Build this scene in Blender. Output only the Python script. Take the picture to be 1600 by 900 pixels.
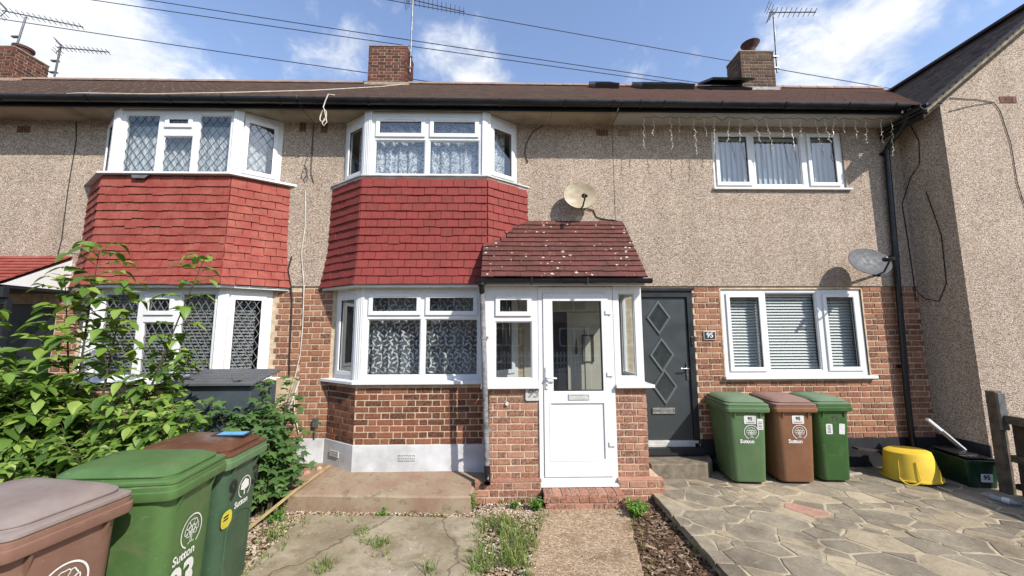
import bpy, math, random
from math import sin, cos, pi, radians, sqrt, atan2, floor
from mathutils import Vector, Matrix
random.seed(11)
for _o in list(bpy.data.objects):
    bpy.data.objects.remove(_o)
scene = bpy.context.scene
COL = scene.collection

# ------------------------------------------------------------ camera
cam = bpy.data.cameras.new('camera')
cam.sensor_width = 36.0
cam.lens = 13.5
cam.clip_start = 0.05
cam.clip_end = 2000
camo = bpy.data.objects.new('camera', cam)
COL.objects.link(camo)
_r = Vector((0.99976812, -0.02131729, -0.00304499))
_u = Vector((0.00048730, -0.11897301, 0.99289737))
_f = Vector((0.02152816, 0.99266862, 0.11893504))
_m = Matrix((_r, _u, -_f)).transposed().to_4x4()
_m.translation = (0.0, -5.7165, 1.7952)
camo.matrix_world = _m
scene.camera = camo
CAMP = Vector((0.0, -5.7165, 1.7952))

# ------------------------------------------------------------ sun, sky, exposure
SUN = Vector((0.93, -1.0, 1.16)).normalized()          # towards the sun
sun = bpy.data.lights.new('sun', 'SUN')
sun.energy = 4.2
sun.angle = radians(0.53)
sun.color = (1.0, 0.94, 0.86)
suno = bpy.data.objects.new('sun', sun)
COL.objects.link(suno)
suno.rotation_euler = (-SUN).to_track_quat('-Z', 'Y').to_euler()
suno.location = (12, -14, 16)
scene.view_settings.view_transform = 'Standard'
scene.view_settings.look = 'None'
scene.view_settings.gamma = 1.0
scene.view_settings.exposure = 0.60
scene.view_settings.use_curve_mapping = False

world = bpy.data.worlds.new('World')
scene.world = world
world.use_nodes = True
wn = world.node_tree
for n in list(wn.nodes):
    wn.nodes.remove(n)
def WN(t, **k):
    n = wn.nodes.new(t)
    for a, b in k.items():
        setattr(n, a, b)
    return n
out = WN('ShaderNodeOutputWorld')
bg = WN('ShaderNodeBackground')
bg.inputs[1].default_value = 0.15
sky = WN('ShaderNodeTexSky', sky_type='NISHITA', sun_disc=False)
sky.sun_elevation = math.asin(SUN.z)
sky.sun_rotation = atan2(SUN.x, SUN.y)
sky.altitude = 50
sky.air_density = 1.5
sky.dust_density = 0.7
sky.ozone_density = 2.6
tc = WN('ShaderNodeTexCoord')
def wmath(op, a, b=None, c=None):
    n = WN('ShaderNodeMath', operation=op)
    for i, v in enumerate((a, b, c)):
        if v is None: continue
        if hasattr(v, 'is_linked'): wn.links.new(v, n.inputs[i])
        else: n.inputs[i].default_value = v
    return n.outputs[0]
gen = tc.outputs['Generated']
def wnoise(scale, detail, rough, dist=0.0, off=(0, 0, 0)):
    mp = WN('ShaderNodeMapping')
    mp.inputs['Location'].default_value = off
    mp.inputs['Scale'].default_value = (1, 1, 1.5)
    wn.links.new(gen, mp.inputs[0])
    n = WN('ShaderNodeTexNoise')
    n.inputs['Scale'].default_value = scale
    n.inputs['Detail'].default_value = detail
    n.inputs['Roughness'].default_value = rough
    n.inputs['Distortion'].default_value = dist
    wn.links.new(mp.outputs[0], n.inputs['Vector'])
    return n.outputs[0]
big = wnoise(2.6, 7, 0.56, 0.25, (3.1, 1.7, 0.4))
fine = wnoise(9.5, 10, 0.62, 0.3, (0.3, 5.0, 2.0))
bias = None
for d, s, a in [((-.69, .57, .47), .10, .24), ((-.62, .62, .46), .07, .22), ((-.72, .56, .40), .09, .22), ((-.66, .55, .53), .06, .14), ((-.53, .69, .47), .05, .15),
                ((-.38, .745, .54), .09, .22), ((-.31, .74, .60), .06, .22), ((-.12, .79, .59), .10, .22), ((-.04, .80, .57), .07, .18), ((.26, .75, .62), .07, .08),
                ((.39, .72, .58), .06, .09), ((.58, .64, .49), .10, .22), ((.65, .56, .52), .09, .20), ((.29, .78, .55), .08, .05)]:
    v = WN('ShaderNodeVectorMath', operation='DISTANCE')
    wn.links.new(gen, v.inputs[0])
    v.inputs[1].default_value = Vector(d).normalized()
    q = wmath('DIVIDE', v.outputs['Value'], s)
    q = wmath('MULTIPLY', q, q)
    q = wmath('MULTIPLY', q, -1.0)
    q = wmath('EXPONENT', q)
    q = wmath('MULTIPLY', q, a)
    bias = q if bias is None else wmath('ADD', bias, q)
dens = wmath('ADD', wmath('ADD', wmath('MULTIPLY', big, 0.4), wmath('MULTIPLY', fine, 0.6)), bias)
ss = WN('ShaderNodeMapRange', interpolation_type='SMOOTHSTEP')
wn.links.new(dens, ss.inputs[0])
ss.inputs[1].default_value = 0.555
ss.inputs[2].default_value = 0.85
ss.inputs[3].default_value = 0.0
ss.inputs[4].default_value = 0.93
shade = WN('ShaderNodeMapRange')
wn.links.new(fine, shade.inputs[0])
shade.inputs[1].default_value = 0.35
shade.inputs[2].default_value = 0.7
shade.inputs[3].default_value = 4.3
shade.inputs[4].default_value = 5.6
ccol = WN('ShaderNodeCombineColor')
wn.links.new(wmath('MULTIPLY', shade.outputs[0], 0.96), ccol.inputs[0])
wn.links.new(wmath('MULTIPLY', shade.outputs[0], 0.98), ccol.inputs[1])
wn.links.new(shade.outputs[0], ccol.inputs[2])
mix = WN('ShaderNodeMix', data_type='RGBA')
wn.links.new(ss.outputs[0], mix.inputs[0])
hs_ = WN('ShaderNodeHueSaturation')
hs_.inputs['Saturation'].default_value = 1.0
hs_.inputs['Hue'].default_value = 0.512
wn.links.new(sky.outputs[0], hs_.inputs['Color'])
wn.links.new(hs_.outputs[0], mix.inputs[6])
wn.links.new(ccol.outputs[0], mix.inputs[7])
wn.links.new(mix.outputs[2], bg.inputs[0])
wn.links.new(bg.outputs[0], out.inputs[0])

# ------------------------------------------------------------ mesh helpers
INV = {}
UP = Vector((0, 0, 1))

def frame_matrix(O, U):
    """local x along U, local y inward, local z up, origin O"""
    U = Vector(U).normalized()
    V = UP.cross(U)
    m = Matrix((U, V, UP)).transposed().to_4x4()
    m.translation = Vector(O)
    return m

class MB:
    def __init__(s):
        s.v = []; s.f = []; s.m = []
    def add(s, vs, fs, M=None, mi=0):
        b = len(s.v)
        for v in vs:
            v = Vector(v)
            s.v.append(M @ v if M is not None else v)
        for f in fs:
            s.f.append([b + i for i in f]); s.m.append(mi)
        return s
    def box(s, x0, x1, y0, y1, z0, z1, M=None, mi=0):
        if x0 > x1: x0, x1 = x1, x0
        if y0 > y1: y0, y1 = y1, y0
        if z0 > z1: z0, z1 = z1, z0
        vs = [(x0, y0, z0), (x1, y0, z0), (x1, y1, z0), (x0, y1, z0), (x0, y0, z1), (x1, y0, z1), (x1, y1, z1), (x0, y1, z1)]
        return s.add(vs, [(0, 3, 2, 1), (4, 5, 6, 7), (0, 1, 5, 4), (1, 2, 6, 5), (2, 3, 7, 6), (3, 0, 4, 7)], M, mi)
    def bar(s, a, b, w, h, M=None, mi=0):
        a = Vector(a); b = Vector(b)
        d = (b - a).normalized()
        side = d.cross(UP)
        if side.length < 1e-4: side = Vector((1, 0, 0))
        side.normalize()
        up = side.cross(d)
        vs = []
        for p in (a, b):
            for i, j in ((-1, -1), (1, -1), (1, 1), (-1, 1)):
                vs.append(p + side * (i * w / 2) + up * (j * h / 2))
        return s.add(vs, [(3, 2, 1, 0), (4, 5, 6, 7), (0, 1, 5, 4), (1, 2, 6, 5), (2, 3, 7, 6), (3, 0, 4, 7)], M, mi)
    def loft(s, rings, cap0=True, cap1=True, M=None, mi=0, closed=True):
        n = len(rings[0])
        vs = [p for r in rings for p in r]
        fs = []
        for k in range(len(rings) - 1):
            for i in range(n if closed else n - 1):
                j = (i + 1) % n
                fs.append((k * n + i, k * n + j, (k + 1) * n + j, (k + 1) * n + i))
        if cap0: fs.append(tuple(reversed(range(n))))
        if cap1: fs.append(tuple((len(rings) - 1) * n + i for i in range(n)))
        return s.add(vs, fs, M, mi)
    def tube(s, pts, r, n=8, M=None, mi=0, caps=True):
        pts = [Vector(p) for p in pts]
        rs = r if isinstance(r, (list, tuple)) else [r] * len(pts)
        rings = []
        prev = None
        for i, p in enumerate(pts):
            d = (pts[min(i + 1, len(pts) - 1)] - pts[max(i - 1, 0)]).normalized()
            if prev is None:
                a = d.cross(UP)
                if a.length < 0.05: a = d.cross(Vector((1, 0, 0)))
            else:
                a = prev - d * prev.dot(d)
            a.normalize(); prev = a
            b = d.cross(a)
            rings.append([p + (a * cos(2 * pi * k / n) + b * sin(2 * pi * k / n)) * rs[i] for k in range(n)])
        return s.loft(rings, caps, caps, M, mi)
    def lathe(s, prof, n=24, M=None, mi=0):
        rings = [[(r * cos(2 * pi * k / n), r * sin(2 * pi * k / n), z) for k in range(n)] for r, z in prof]
        return s.loft(rings, True, True, M, mi)
    def prism(s, poly, z0, z1, M=None, mi=0):
        r0 = [(x, y, z0) for x, y in poly]; r1 = [(x, y, z1) for x, y in poly]
        return s.loft([r0, r1], True, True, M, mi)
    def plate(s, u0, u1, z0, z1, holes, v0, v1, M=None, mi=0):
        """slab in the x-z plane between depths v0 (front) and v1 with rectangular holes"""
        xs = sorted(set([u0, u1] + [min(max(h[i], u0), u1) for h in holes for i in (0, 1)]))
        zs = sorted(set([z0, z1] + [min(max(h[i], z0), z1) for h in holes for i in (2, 3)]))
        nx, nz = len(xs) - 1, len(zs) - 1
        def solid(i, k):
            if i < 0 or k < 0 or i >= nx or k >= nz: return False
            cx = (xs[i] + xs[i + 1]) / 2; cz = (zs[k] + zs[k + 1]) / 2
            return not any(h[0] < cx < h[1] and h[2] < cz < h[3] for h in holes)
        idx = {}
        vs = []; fs = []
        def V(i, k, d):
            key = (i, k, d)
            if key not in idx:
                idx[key] = len(vs); vs.append((xs[i], v1 if d else v0, zs[k]))
            return idx[key]
        for i in range(nx):
            for k in range(nz):
                if not solid(i, k): continue
                fs.append((V(i, k, 0), V(i + 1, k, 0), V(i + 1, k + 1, 0), V(i, k + 1, 0)))
                fs.append((V(i, k, 1), V(i, k + 1, 1), V(i + 1, k + 1, 1), V(i + 1, k, 1)))
                if not solid(i - 1, k): fs.append((V(i, k, 0), V(i, k + 1, 0), V(i, k + 1, 1), V(i, k, 1)))
                if not solid(i + 1, k): fs.append((V(i + 1, k, 0), V(i + 1, k, 1), V(i + 1, k + 1, 1), V(i + 1, k + 1, 0)))
                if not solid(i, k - 1): fs.append((V(i, k, 0), V(i, k, 1), V(i + 1, k, 1), V(i + 1, k, 0)))
                if not solid(i, k + 1): fs.append((V(i, k + 1, 0), V(i + 1, k + 1, 0), V(i + 1, k + 1, 1), V(i, k + 1, 1)))
        return s.add(vs, fs, M, mi)
    def mesh(s, name, mats, smooth=None):
        me = bpy.data.meshes.new(name)
        me.from_pydata([tuple(v) for v in s.v], [], s.f)
        if not isinstance(mats, (list, tuple)): mats = [mats]
        for m in mats: me.materials.append(m)
        if len(mats) > 1:
            me.polygons.foreach_set('material_index', s.m)
        if smooth is not None:
            me.polygons.foreach_set('use_smooth', [True] * len(me.polygons))
            me.set_sharp_from_angle(angle=radians(smooth))
        me.update()
        return me
    def build(s, name, mats, parent=None, smooth=None, bevel=0, local=False):
        return link(name, s.mesh(name, mats, smooth), parent, bevel, local)

def link(name, me, parent=None, bevel=0, local=False, matrix=None):
    o = bpy.data.objects.new(name, me)
    COL.objects.link(o)
    if parent is not None:
        o.parent = parent
        if not local and parent.name in INV:
            o.matrix_parent_inverse = INV[parent.name]
    if matrix is not None:
        o.matrix_basis = matrix
    if bevel:
        b = o.modifiers.new('bevel', 'BEVEL')
        b.width = bevel; b.segments = 2; b.limit_method = 'ANGLE'; b.angle_limit = radians(40)
        b.harden_normals = False
    return o

def tag(o, label, cat, group=None, kind=None):
    if label: o['label'] = label
    if cat: o['category'] = cat
    if group: o['group'] = group
    if kind: o['kind'] = kind
    return o

def thing(name, label, cat, loc=(0, 0, 0), rz=0.0, group=None, world=False):
    o = bpy.data.objects.new(name, None)
    COL.objects.link(o)
    o.empty_display_size = 0.1
    o.location = loc
    o.rotation_euler = (0, 0, rz)
    tag(o, label, cat, group)
    if world:
        INV[o.name] = Matrix.Translation(-Vector(loc))
    return o

def structure(o):
    o['kind'] = 'structure'
    return o

# ------------------------------------------------------------ material helpers
def lin(r, g, b):
    f = lambda c: c / 12.92 if c <= 0.04045 else ((c + 0.055) / 1.055) ** 2.4
    c = [f(r / 255), f(g / 255), f(b / 255)]
    m = max(c)
    t = min(1.0, max(0.0, (m - 0.58) / 0.22))
    k = 0.68 + 0.12 * t * t * (3 - 2 * t)          # sunlit tones of the place brought back to surface albedo
    return (c[0] * k, c[1] * k, c[2] * k, 1)

class NT:
    def __init__(s, name):
        s.mat = bpy.data.materials.new(name)
        s.mat.use_nodes = True
        s.t = s.mat.node_tree
        s.b = s.t.nodes['Principled BSDF']
        s.out = s.t.nodes['Material Output']
        s.pos = None
    def n(s, t, **k):
        n = s.t.nodes.new(t)
        for a, b in k.items(): setattr(n, a, b)
        return n
    def l(s, a, b): s.t.links.new(a, b)
    def coords(s, obj=False):
        if obj:
            return s.n('ShaderNodeTexCoord').outputs['Object']
        if s.pos is None: s.pos = s.n('ShaderNodeNewGeometry').outputs['Position']
        return s.pos
    def noise(s, scale, detail=4, rough=0.55, obj=False, dist=0.0, stretch=None):
        n = s.n('ShaderNodeTexNoise')
        n.inputs['Scale'].default_value = scale
        n.inputs['Detail'].default_value = detail
        n.inputs['Roughness'].default_value = rough
        n.inputs['Distortion'].default_value = dist
        c = s.coords(obj)
        if stretch:
            mp = s.n('ShaderNodeMapping'); mp.inputs['Scale'].default_value = stretch
            s.l(c, mp.inputs[0]); c = mp.outputs[0]
        s.l(c, n.inputs['Vector'])
        return n.outputs[0]
    def voro(s, scale, feature='F1', obj=False, rand=1.0):
        n = s.n('ShaderNodeTexVoronoi', feature=feature)
        n.inputs['Scale'].default_value = scale
        n.inputs['Randomness'].default_value = rand
        s.l(s.coords(obj), n.inputs['Vector'])
        return n
    def ramp(s, fac, stops, interp='LINEAR'):
        n = s.n('ShaderNodeValToRGB')
        n.color_ramp.interpolation = interp
        e = n.color_ramp.elements
        while len(e) > 1: e.remove(e[-1])
        e[0].position = stops[0][0]; e[0].color = stops[0][1]
        for p, c in stops[1:]:
            x = e.new(p); x.color = c
        s.l(fac, n.inputs[0])
        return n.outputs[0]
    def mr(s, v, a, b, c=0.0, d=1.0):
        n = s.n('ShaderNodeMapRange')
        s.l(v, n.inputs[0])
        for i, x in enumerate((a, b, c, d)): n.inputs[i + 1].default_value = x
        return n.outputs[0]
    def math(s, op, a, b=None):
        n = s.n('ShaderNodeMath', operation=op)
        for i, v in enumerate((a, b)):
            if v is None: continue
            if hasattr(v, 'is_linked'): s.l(v, n.inputs[i])
            else: n.inputs[i].default_value = v
        return n.outputs[0]
    def mix(s, fac, a, b, mode='MIX'):
        n = s.n('ShaderNodeMix', data_type='RGBA', blend_type=mode)
        for i, v in ((0, fac), (6, a), (7, b)):
            if hasattr(v, 'is_linked'): s.l(v, n.inputs[i])
            else: n.inputs[i].default_value = v
        return n.outputs[2]
    def rnd(s):
        """one random number for each object and island"""
        a = s.n('ShaderNodeObjectInfo').outputs['Random']
        b = s.n('ShaderNodeNewGeometry').outputs['Random Per Island']
        return s.math('FRACT', s.math('ADD', a, b))
    def bright(s, col, v, lo, hi):
        m = s.mr(v, 0, 1, lo, hi)
        c = s.n('ShaderNodeCombineColor')
        for i in range(3): s.l(m, c.inputs[i])
        return s.mix(1.0, col, c.outputs[0], 'MULTIPLY')
    def bump(s, h, strength=0.3, dist=0.01):
        n = s.n('ShaderNodeBump')
        n.inputs['Strength'].default_value = strength
        n.inputs['Distance'].default_value = dist
        s.l(h, n.inputs['Height'])
        s.l(n.outputs[0], s.b.inputs['Normal'])
    def col(s, c):
        if hasattr(c, 'is_linked'): s.l(c, s.b.inputs['Base Color'])
        else: s.b.inputs['Base Color'].default_value = c
    def set(s, rough=0.6, spec=0.5, metal=0.0):
        s.b.inputs['Roughness'].default_value = rough
        s.b.inputs['Specular IOR Level'].default_value = spec
        s.b.inputs['Metallic'].default_value = metal

def surf(name, c1, c2, scale=6, rough=0.6, bump=0.0, bscale=40, spec=0.4, metal=0.0, obj=False, vary=0.0, detail=5, bdist=0.004, lo=0.35, hi=0.65):
    t = NT(name)
    n = t.noise(scale, detail, 0.6, obj)
    c = t.mix(t.mr(n, lo, hi), c1, c2)
    if vary: c = t.bright(c, t.rnd(), 1 - vary, 1 + vary)
    t.col(c)
    t.set(rough, spec, metal)
    t.l(t.mr(t.noise(scale * 2.3, 3, 0.5, obj), 0.3, 0.7, max(0.02, rough - 0.1), min(1, rough + 0.12)), t.b.inputs['Roughness'])
    if bump: t.bump(t.noise(bscale, 4, 0.6, obj), bump, bdist)
    return t.mat

def brick_mat(name, cols, stain):
    t = NT(name)
    r = t.rnd()
    k = len(cols)
    c = t.ramp(r, [(i / k, lin(*q)) for i, q in enumerate(cols)], 'CONSTANT')
    c = t.mix(t.mr(t.noise(38, 5, 0.65), 0.42, 0.72), c, lin(*stain))
    c = t.bright(c, t.noise(9, 4, 0.6), 0.68, 1.3)
    c = t.bright(c, t.noise(150, 2, 0.5), 0.75, 1.25)
    t.col(c); t.set(0.85, 0.25)
    t.bump(t.noise(110, 4, 0.65), 0.55, 0.006)
    return t.mat

M = {}
# pebbledash: small stones of many colours pressed into render
def pebble(name, warm):
    t = NT(name)
    v = t.voro(92)
    sep = t.n('ShaderNodeSeparateColor')
    t.l(v.outputs['Color'], sep.inputs[0])
    c = t.ramp(sep.outputs[0], [(0.0, lin(142, 122, 102)), (0.12, lin(180, 158, 136)), (0.35, lin(206, 182, 160)), (0.6, lin(214, 192, 171)), (0.82, lin(225, 207, 189)), (1.0, lin(236, 226, 212))])
    gap = t.mr(v.outputs['Distance'], 0.35, 0.85, 1.0, 0.66)
    cc = t.n('ShaderNodeCombineColor')
    for i in range(3): t.l(gap, cc.inputs[i])
    c = t.mix(1.0, c, cc.outputs[0], 'MULTIPLY')
    c = t.bright(c, t.mr(t.noise(0.55, 6, 0.65), 0.3, 0.7), 0.86 * warm, 1.13 * warm)
    c = t.bright(c, t.mr(t.noise(3.2, 6, 0.72, stretch=(1, 1, 0.1)), 0.3, 0.7), 0.88, 1.1)
    c = t.mix(t.math('MULTIPLY', t.mr(t.noise(1.3, 6, 0.7, stretch=(1, 1, 0.4)), 0.56, 0.72), 0.35), c, lin(150, 134, 112))
    c = t.bright(c, t.noise(16, 4, 0.7), 0.86, 1.14)
    t.col(c); t.set(0.9, 0.2)
    h = t.math('SUBTRACT', 1.0, v.outputs['Distance'])
    t.bump(h, 0.8, 0.012)
    return t.mat
M['pebble'] = pebble('pebbledash', 1.0)
M['pebble97'] = pebble('pebbledash_neighbour', 1.02)
M['brick95'] = brick_mat('brick_orange', [(164, 106, 80), (146, 92, 70), (174, 118, 90), (132, 82, 64), (184, 130, 102), (156, 100, 74), (112, 70, 56)], (190, 150, 122))
M['brick93'] = brick_mat('brick_dark_red', [(138, 80, 60), (120, 68, 52), (150, 92, 68), (100, 58, 46), (160, 104, 78), (126, 74, 56), (86, 52, 44)], (164, 120, 94))
M['brickporch'] = brick_mat('brick_porch', [(170, 108, 86), (154, 96, 78), (180, 122, 98), (142, 88, 72), (190, 134, 110), (162, 104, 82), (132, 86, 72)], (200, 168, 144))
M['brickchim'] = brick_mat('brick_chimney', [(110, 62, 52), (94, 52, 46), (124, 72, 58), (80, 46, 42), (132, 80, 66)], (98, 78, 66))
M['brickchim2'] = brick_mat('brick_chimney_brown', [(104, 78, 64), (88, 64, 54), (116, 88, 70), (74, 54, 46)], (98, 82, 70))
M['mortar'] = surf('mortar', lin(226, 206, 178), lin(202, 180, 152), 14, 0.95, 0.5, 160, 0.1)
M['mortar_grey'] = surf('mortar_grey', lin(190, 172, 152), lin(158, 140, 122), 14, 0.95, 0.5, 160, 0.1)
M['upvc'] = surf('white_upvc', lin(238, 239, 239), lin(231, 232, 231), 4.5, 0.32, 0.0, 40, 0.45, detail=8)
M['upvc_old'] = surf('weathered_white_trim', lin(222, 222, 218), lin(196, 194, 188), 5, 0.5, 0.1, 30, 0.35)
M['white_paint'] = surf('white_masonry_paint', lin(226, 228, 230), lin(205, 206, 206), 3, 0.8, 0.5, 26, 0.2)
M['black_paint'] = surf('black_masonry_paint', lin(42, 43, 46), lin(56, 57, 60), 4, 0.6, 0.3, 30, 0.3)
M['black_plastic'] = surf('black_plastic', lin(20, 21, 24), lin(30, 31, 34), 3, 0.32, 0.0, 30, 0.5)
M['fascia'] = surf('black_fascia', lin(22, 23, 27), lin(34, 36, 42), 3, 0.42, 0.1, 20, 0.4)
M['soffit_old'] = surf('stained_soffit', lin(196, 184, 162), lin(120, 104, 84), 1.8, 0.8, 0.1, 20, 0.2, detail=8, lo=0.45, hi=0.75)
M['soffit_new'] = surf('pale_soffit', lin(208, 206, 198), lin(190, 188, 180), 2, 0.6, 0.0, 20, 0.3)
M['felt'] = surf('dark_underlay', lin(52, 34, 32), lin(40, 30, 28), 8, 0.9, 0.0)
M['lead'] = surf('grey_lead', lin(96, 98, 102), lin(120, 122, 124), 8, 0.5, 0.2, 40, 0.4)
M['came'] = surf('lead_came', lin(60, 66, 74), lin(84, 90, 96), 12, 0.45, 0.0, 40, 0.4)
M['came_white'] = surf('pale_came', lin(142, 144, 144), lin(120, 122, 122), 12, 0.45, 0.0, 40, 0.4)
M['chrome'] = surf('chrome', lin(210, 212, 214), lin(190, 192, 194), 9, 0.18, 0, 30, 0.5, 1.0)
M['steel'] = surf('galvanised_steel', lin(150, 152, 154), lin(120, 122, 124), 9, 0.45, 0.1, 50, 0.5, 0.7)
M['wire'] = surf('black_cable', lin(28, 28, 32), lin(36, 36, 40), 9, 0.6)
M['wire_sky'] = surf('overhead_cable', lin(54, 62, 84), lin(62, 70, 92), 9, 0.6)
M['wire_white'] = surf('cream_cable', lin(222, 216, 202), lin(200, 192, 176), 9, 0.6)
M['wire_brown'] = surf('brown_cable', lin(90, 74, 62), lin(104, 88, 74), 9, 0.7)
M['room'] = surf('room_plaster', lin(150, 147, 142), lin(138, 135, 130), 2, 0.9)
M['cream'] = surf('cream_paint', lin(214, 208, 192), lin(204, 198, 182), 3, 0.6)
M['dim_glass'] = surf('dim_reflecting_glass_door', lin(34, 40, 52), lin(40, 46, 58), 3, 0.4)  # opaque glass door; doorway dimness and bluish reflection put into its colour

def tile_mat(name, base, alt, dark, lichen=0.0, dirt=0.3):
    t = NT(name)
    r = t.rnd()
    c = t.mix(r, lin(*base), lin(*alt))
    c = t.bright(c, t.rnd(), 0.76, 1.16)
    c = t.mix(t.math('MULTIPLY', t.mr(t.noise(4.2, 7, 0.68), 0.42, 0.72), dirt), c, lin(*dark))
    c = t.mix(t.math('MULTIPLY', t.mr(t.noise(26, 6, 0.72), 0.6, 0.72), 0.4), c, lin(188, 150, 136))
    c = t.bright(c, t.noise(45, 5, 0.65), 0.8, 1.22)
    if lichen:
        nz = t.noise(3.0, 3, 0.6)
        v = t.voro(11.0)
        q = t.noise(42, 4, 0.6)
        d = t.math('ADD', v.outputs['Distance'], t.math('MULTIPLY', t.math('SUBTRACT', q, 0.5), 0.45))
        thr = t.mr(nz, 0.38, 0.66, 0.02, 0.02 + lichen)
        spot = t.math('LESS_THAN', d, thr)
        c = t.mix(spot, c, lin(214, 204, 186))
        v2 = t.voro(34.0)
        d2 = t.math('ADD', v2.outputs['Distance'], t.math('MULTIPLY', t.math('SUBTRACT', q, 0.5), 0.5))
        spot2 = t.math('LESS_THAN', d2, t.mr(nz, 0.4, 0.7, 0.0, lichen * 0.8))
        c = t.mix(t.math('MULTIPLY', spot2, 0.75), c, lin(196, 180, 160))
    t.col(c); t.set(0.78, 0.3)
    t.bump(t.noise(60, 4, 0.6), 0.4, 0.004)
    return t.mat
M['tile93'] = tile_mat('red_wall_tile', (164, 76, 68), (146, 62, 58), (118, 56, 50), 0.0, 0.5)
M['tile91'] = tile_mat('orange_red_wall_tile', (172, 82, 70), (150, 68, 60), (188, 112, 94), 0.0, 0.75)
M['tileporch'] = tile_mat('lichened_roof_tile', (128, 76, 66), (108, 64, 58), (80, 56, 50), 0.22, 0.85)
M['tileporch_red'] = tile_mat('red_mortar_flashing', (158, 58, 54), (150, 54, 50), (132, 56, 50), 0.06, 0.5)
M['roof'] = tile_mat('brown_roof_tile', (178, 154, 142), (154, 134, 124), (124, 108, 100), 0.07, 0.6)
M['roof95'] = tile_mat('red_brown_roof_tile', (180, 150, 138), (158, 132, 122), (132, 110, 102), 0.0, 0.5)
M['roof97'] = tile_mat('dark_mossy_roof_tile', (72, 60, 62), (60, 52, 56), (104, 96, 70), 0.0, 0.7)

def glass(name, base=0.12, tint=(0.86, 0.9, 0.9, 1)):
    t = NT(name)
    t.t.nodes.remove(t.b)
    tr = t.n('ShaderNodeBsdfTransparent'); tr.inputs[0].default_value = tint
    gl = t.n('ShaderNodeBsdfGlossy'); gl.inputs['Roughness'].default_value = 0.015
    gl.inputs[0].default_value = (0.95, 0.97, 1, 1)
    bp = t.n('ShaderNodeBump'); bp.inputs['Strength'].default_value = 0.05; bp.inputs['Distance'].default_value = 0.02
    t.l(t.noise(2.2, 2, 0.4), bp.inputs['Height']); t.l(bp.outputs[0], gl.inputs['Normal'])
    fr = t.n('ShaderNodeLayerWeight'); fr.inputs[0].default_value = 0.5
    f = t.math('MINIMUM', t.math('ADD', t.math('POWER', fr.outputs['Facing'], 4.5), base), 1.0)
    mx = t.n('ShaderNodeMixShader')
    t.l(f, mx.inputs[0]); t.l(tr.outputs[0], mx.inputs[1]); t.l(gl.outputs[0], mx.inputs[2])
    t.l(mx.outputs[0], t.out.inputs[0])
    return t.mat
M['glass'] = glass('window_glass', 0.13)
M['glass_sky'] = glass('bright_window_glass', 0.13)

def sheer(name, col, alpha_lo, alpha_hi, scale, lace=False, trans=0.4):
    t = NT(name)
    t.t.nodes.remove(t.b)
    d = t.n('ShaderNodeBsdfDiffuse'); d.inputs[0].default_value = col
    tl = t.n('ShaderNodeBsdfTranslucent'); tl.inputs[0].default_value = col
    a = t.n('ShaderNodeMixShader'); a.inputs[0].default_value = trans
    t.l(d.outputs[0], a.inputs[1]); t.l(tl.outputs[0], a.inputs[2])
    tr = t.n('ShaderNodeBsdfTransparent')
    m = t.n('ShaderNodeMixShader')
    n = t.noise(scale, 2, 0.5, dist=2.5 if lace else 0.0)
    f = t.mr(n, 0.47, 0.53, alpha_lo, alpha_hi) if lace else t.mr(n, 0.3, 0.7, alpha_lo, alpha_hi)
    t.l(f, m.inputs[0]); t.l(tr.outputs[0], m.inputs[1]); t.l(a.outputs[0], m.inputs[2])
    t.l(m.outputs[0], t.out.inputs[0])
    return t.mat
M['lace'] = sheer('lace_net', (0.85, 0.87, 0.9, 1), 0.35, 1.0, 17, True)
M['net'] = sheer('grey_net', (0.62, 0.64, 0.67, 1), 0.22, 0.4, 3)
M['voile'] = sheer('white_voile', (0.88, 0.89, 0.9, 1), 0.8, 0.97, 12)
M['leafprint'] = surf('woven_leaf', lin(226, 228, 230), lin(206, 208, 212), 9, 0.9)
M['blind'] = surf('white_blind_slat', lin(250, 250, 247), lin(244, 244, 240), 4, 0.5)
M['vblind'] = surf('pale_blue_blind', lin(206, 214, 216), lin(192, 202, 206), 3, 0.8)
M['greyblind'] = surf('grey_blind_slat', lin(176, 176, 178), lin(156, 156, 158), 4, 0.5)
M['door95'] = surf('anthracite_door', lin(72, 78, 80), lin(66, 72, 74), 2, 0.38, 0.15, 90, 0.4)
M['frame95'] = surf('dark_grey_frame', lin(44, 48, 52), lin(38, 42, 46), 2, 0.35, 0, 30, 0.45)
M['diamond'] = surf('highlight_bead', lin(112, 118, 120), lin(100, 106, 108), 2, 0.3, 0, 30, 0.5)  # lighter grey puts the moulding's edge highlights into the bead colour
M['terracotta'] = surf('terracotta', lin(134, 82, 70), lin(112, 68, 58), 20, 0.85, 0.3, 80)
M['pot'] = surf('chimney_pot', lin(92, 58, 50), lin(70, 46, 42), 12, 0.8, 0.2, 40)
M['glass_dark'] = surf('dark_obscure_glass', lin(66, 72, 72), lin(52, 58, 58), 20, 0.12, 0.25, 60, 0.5)
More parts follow.
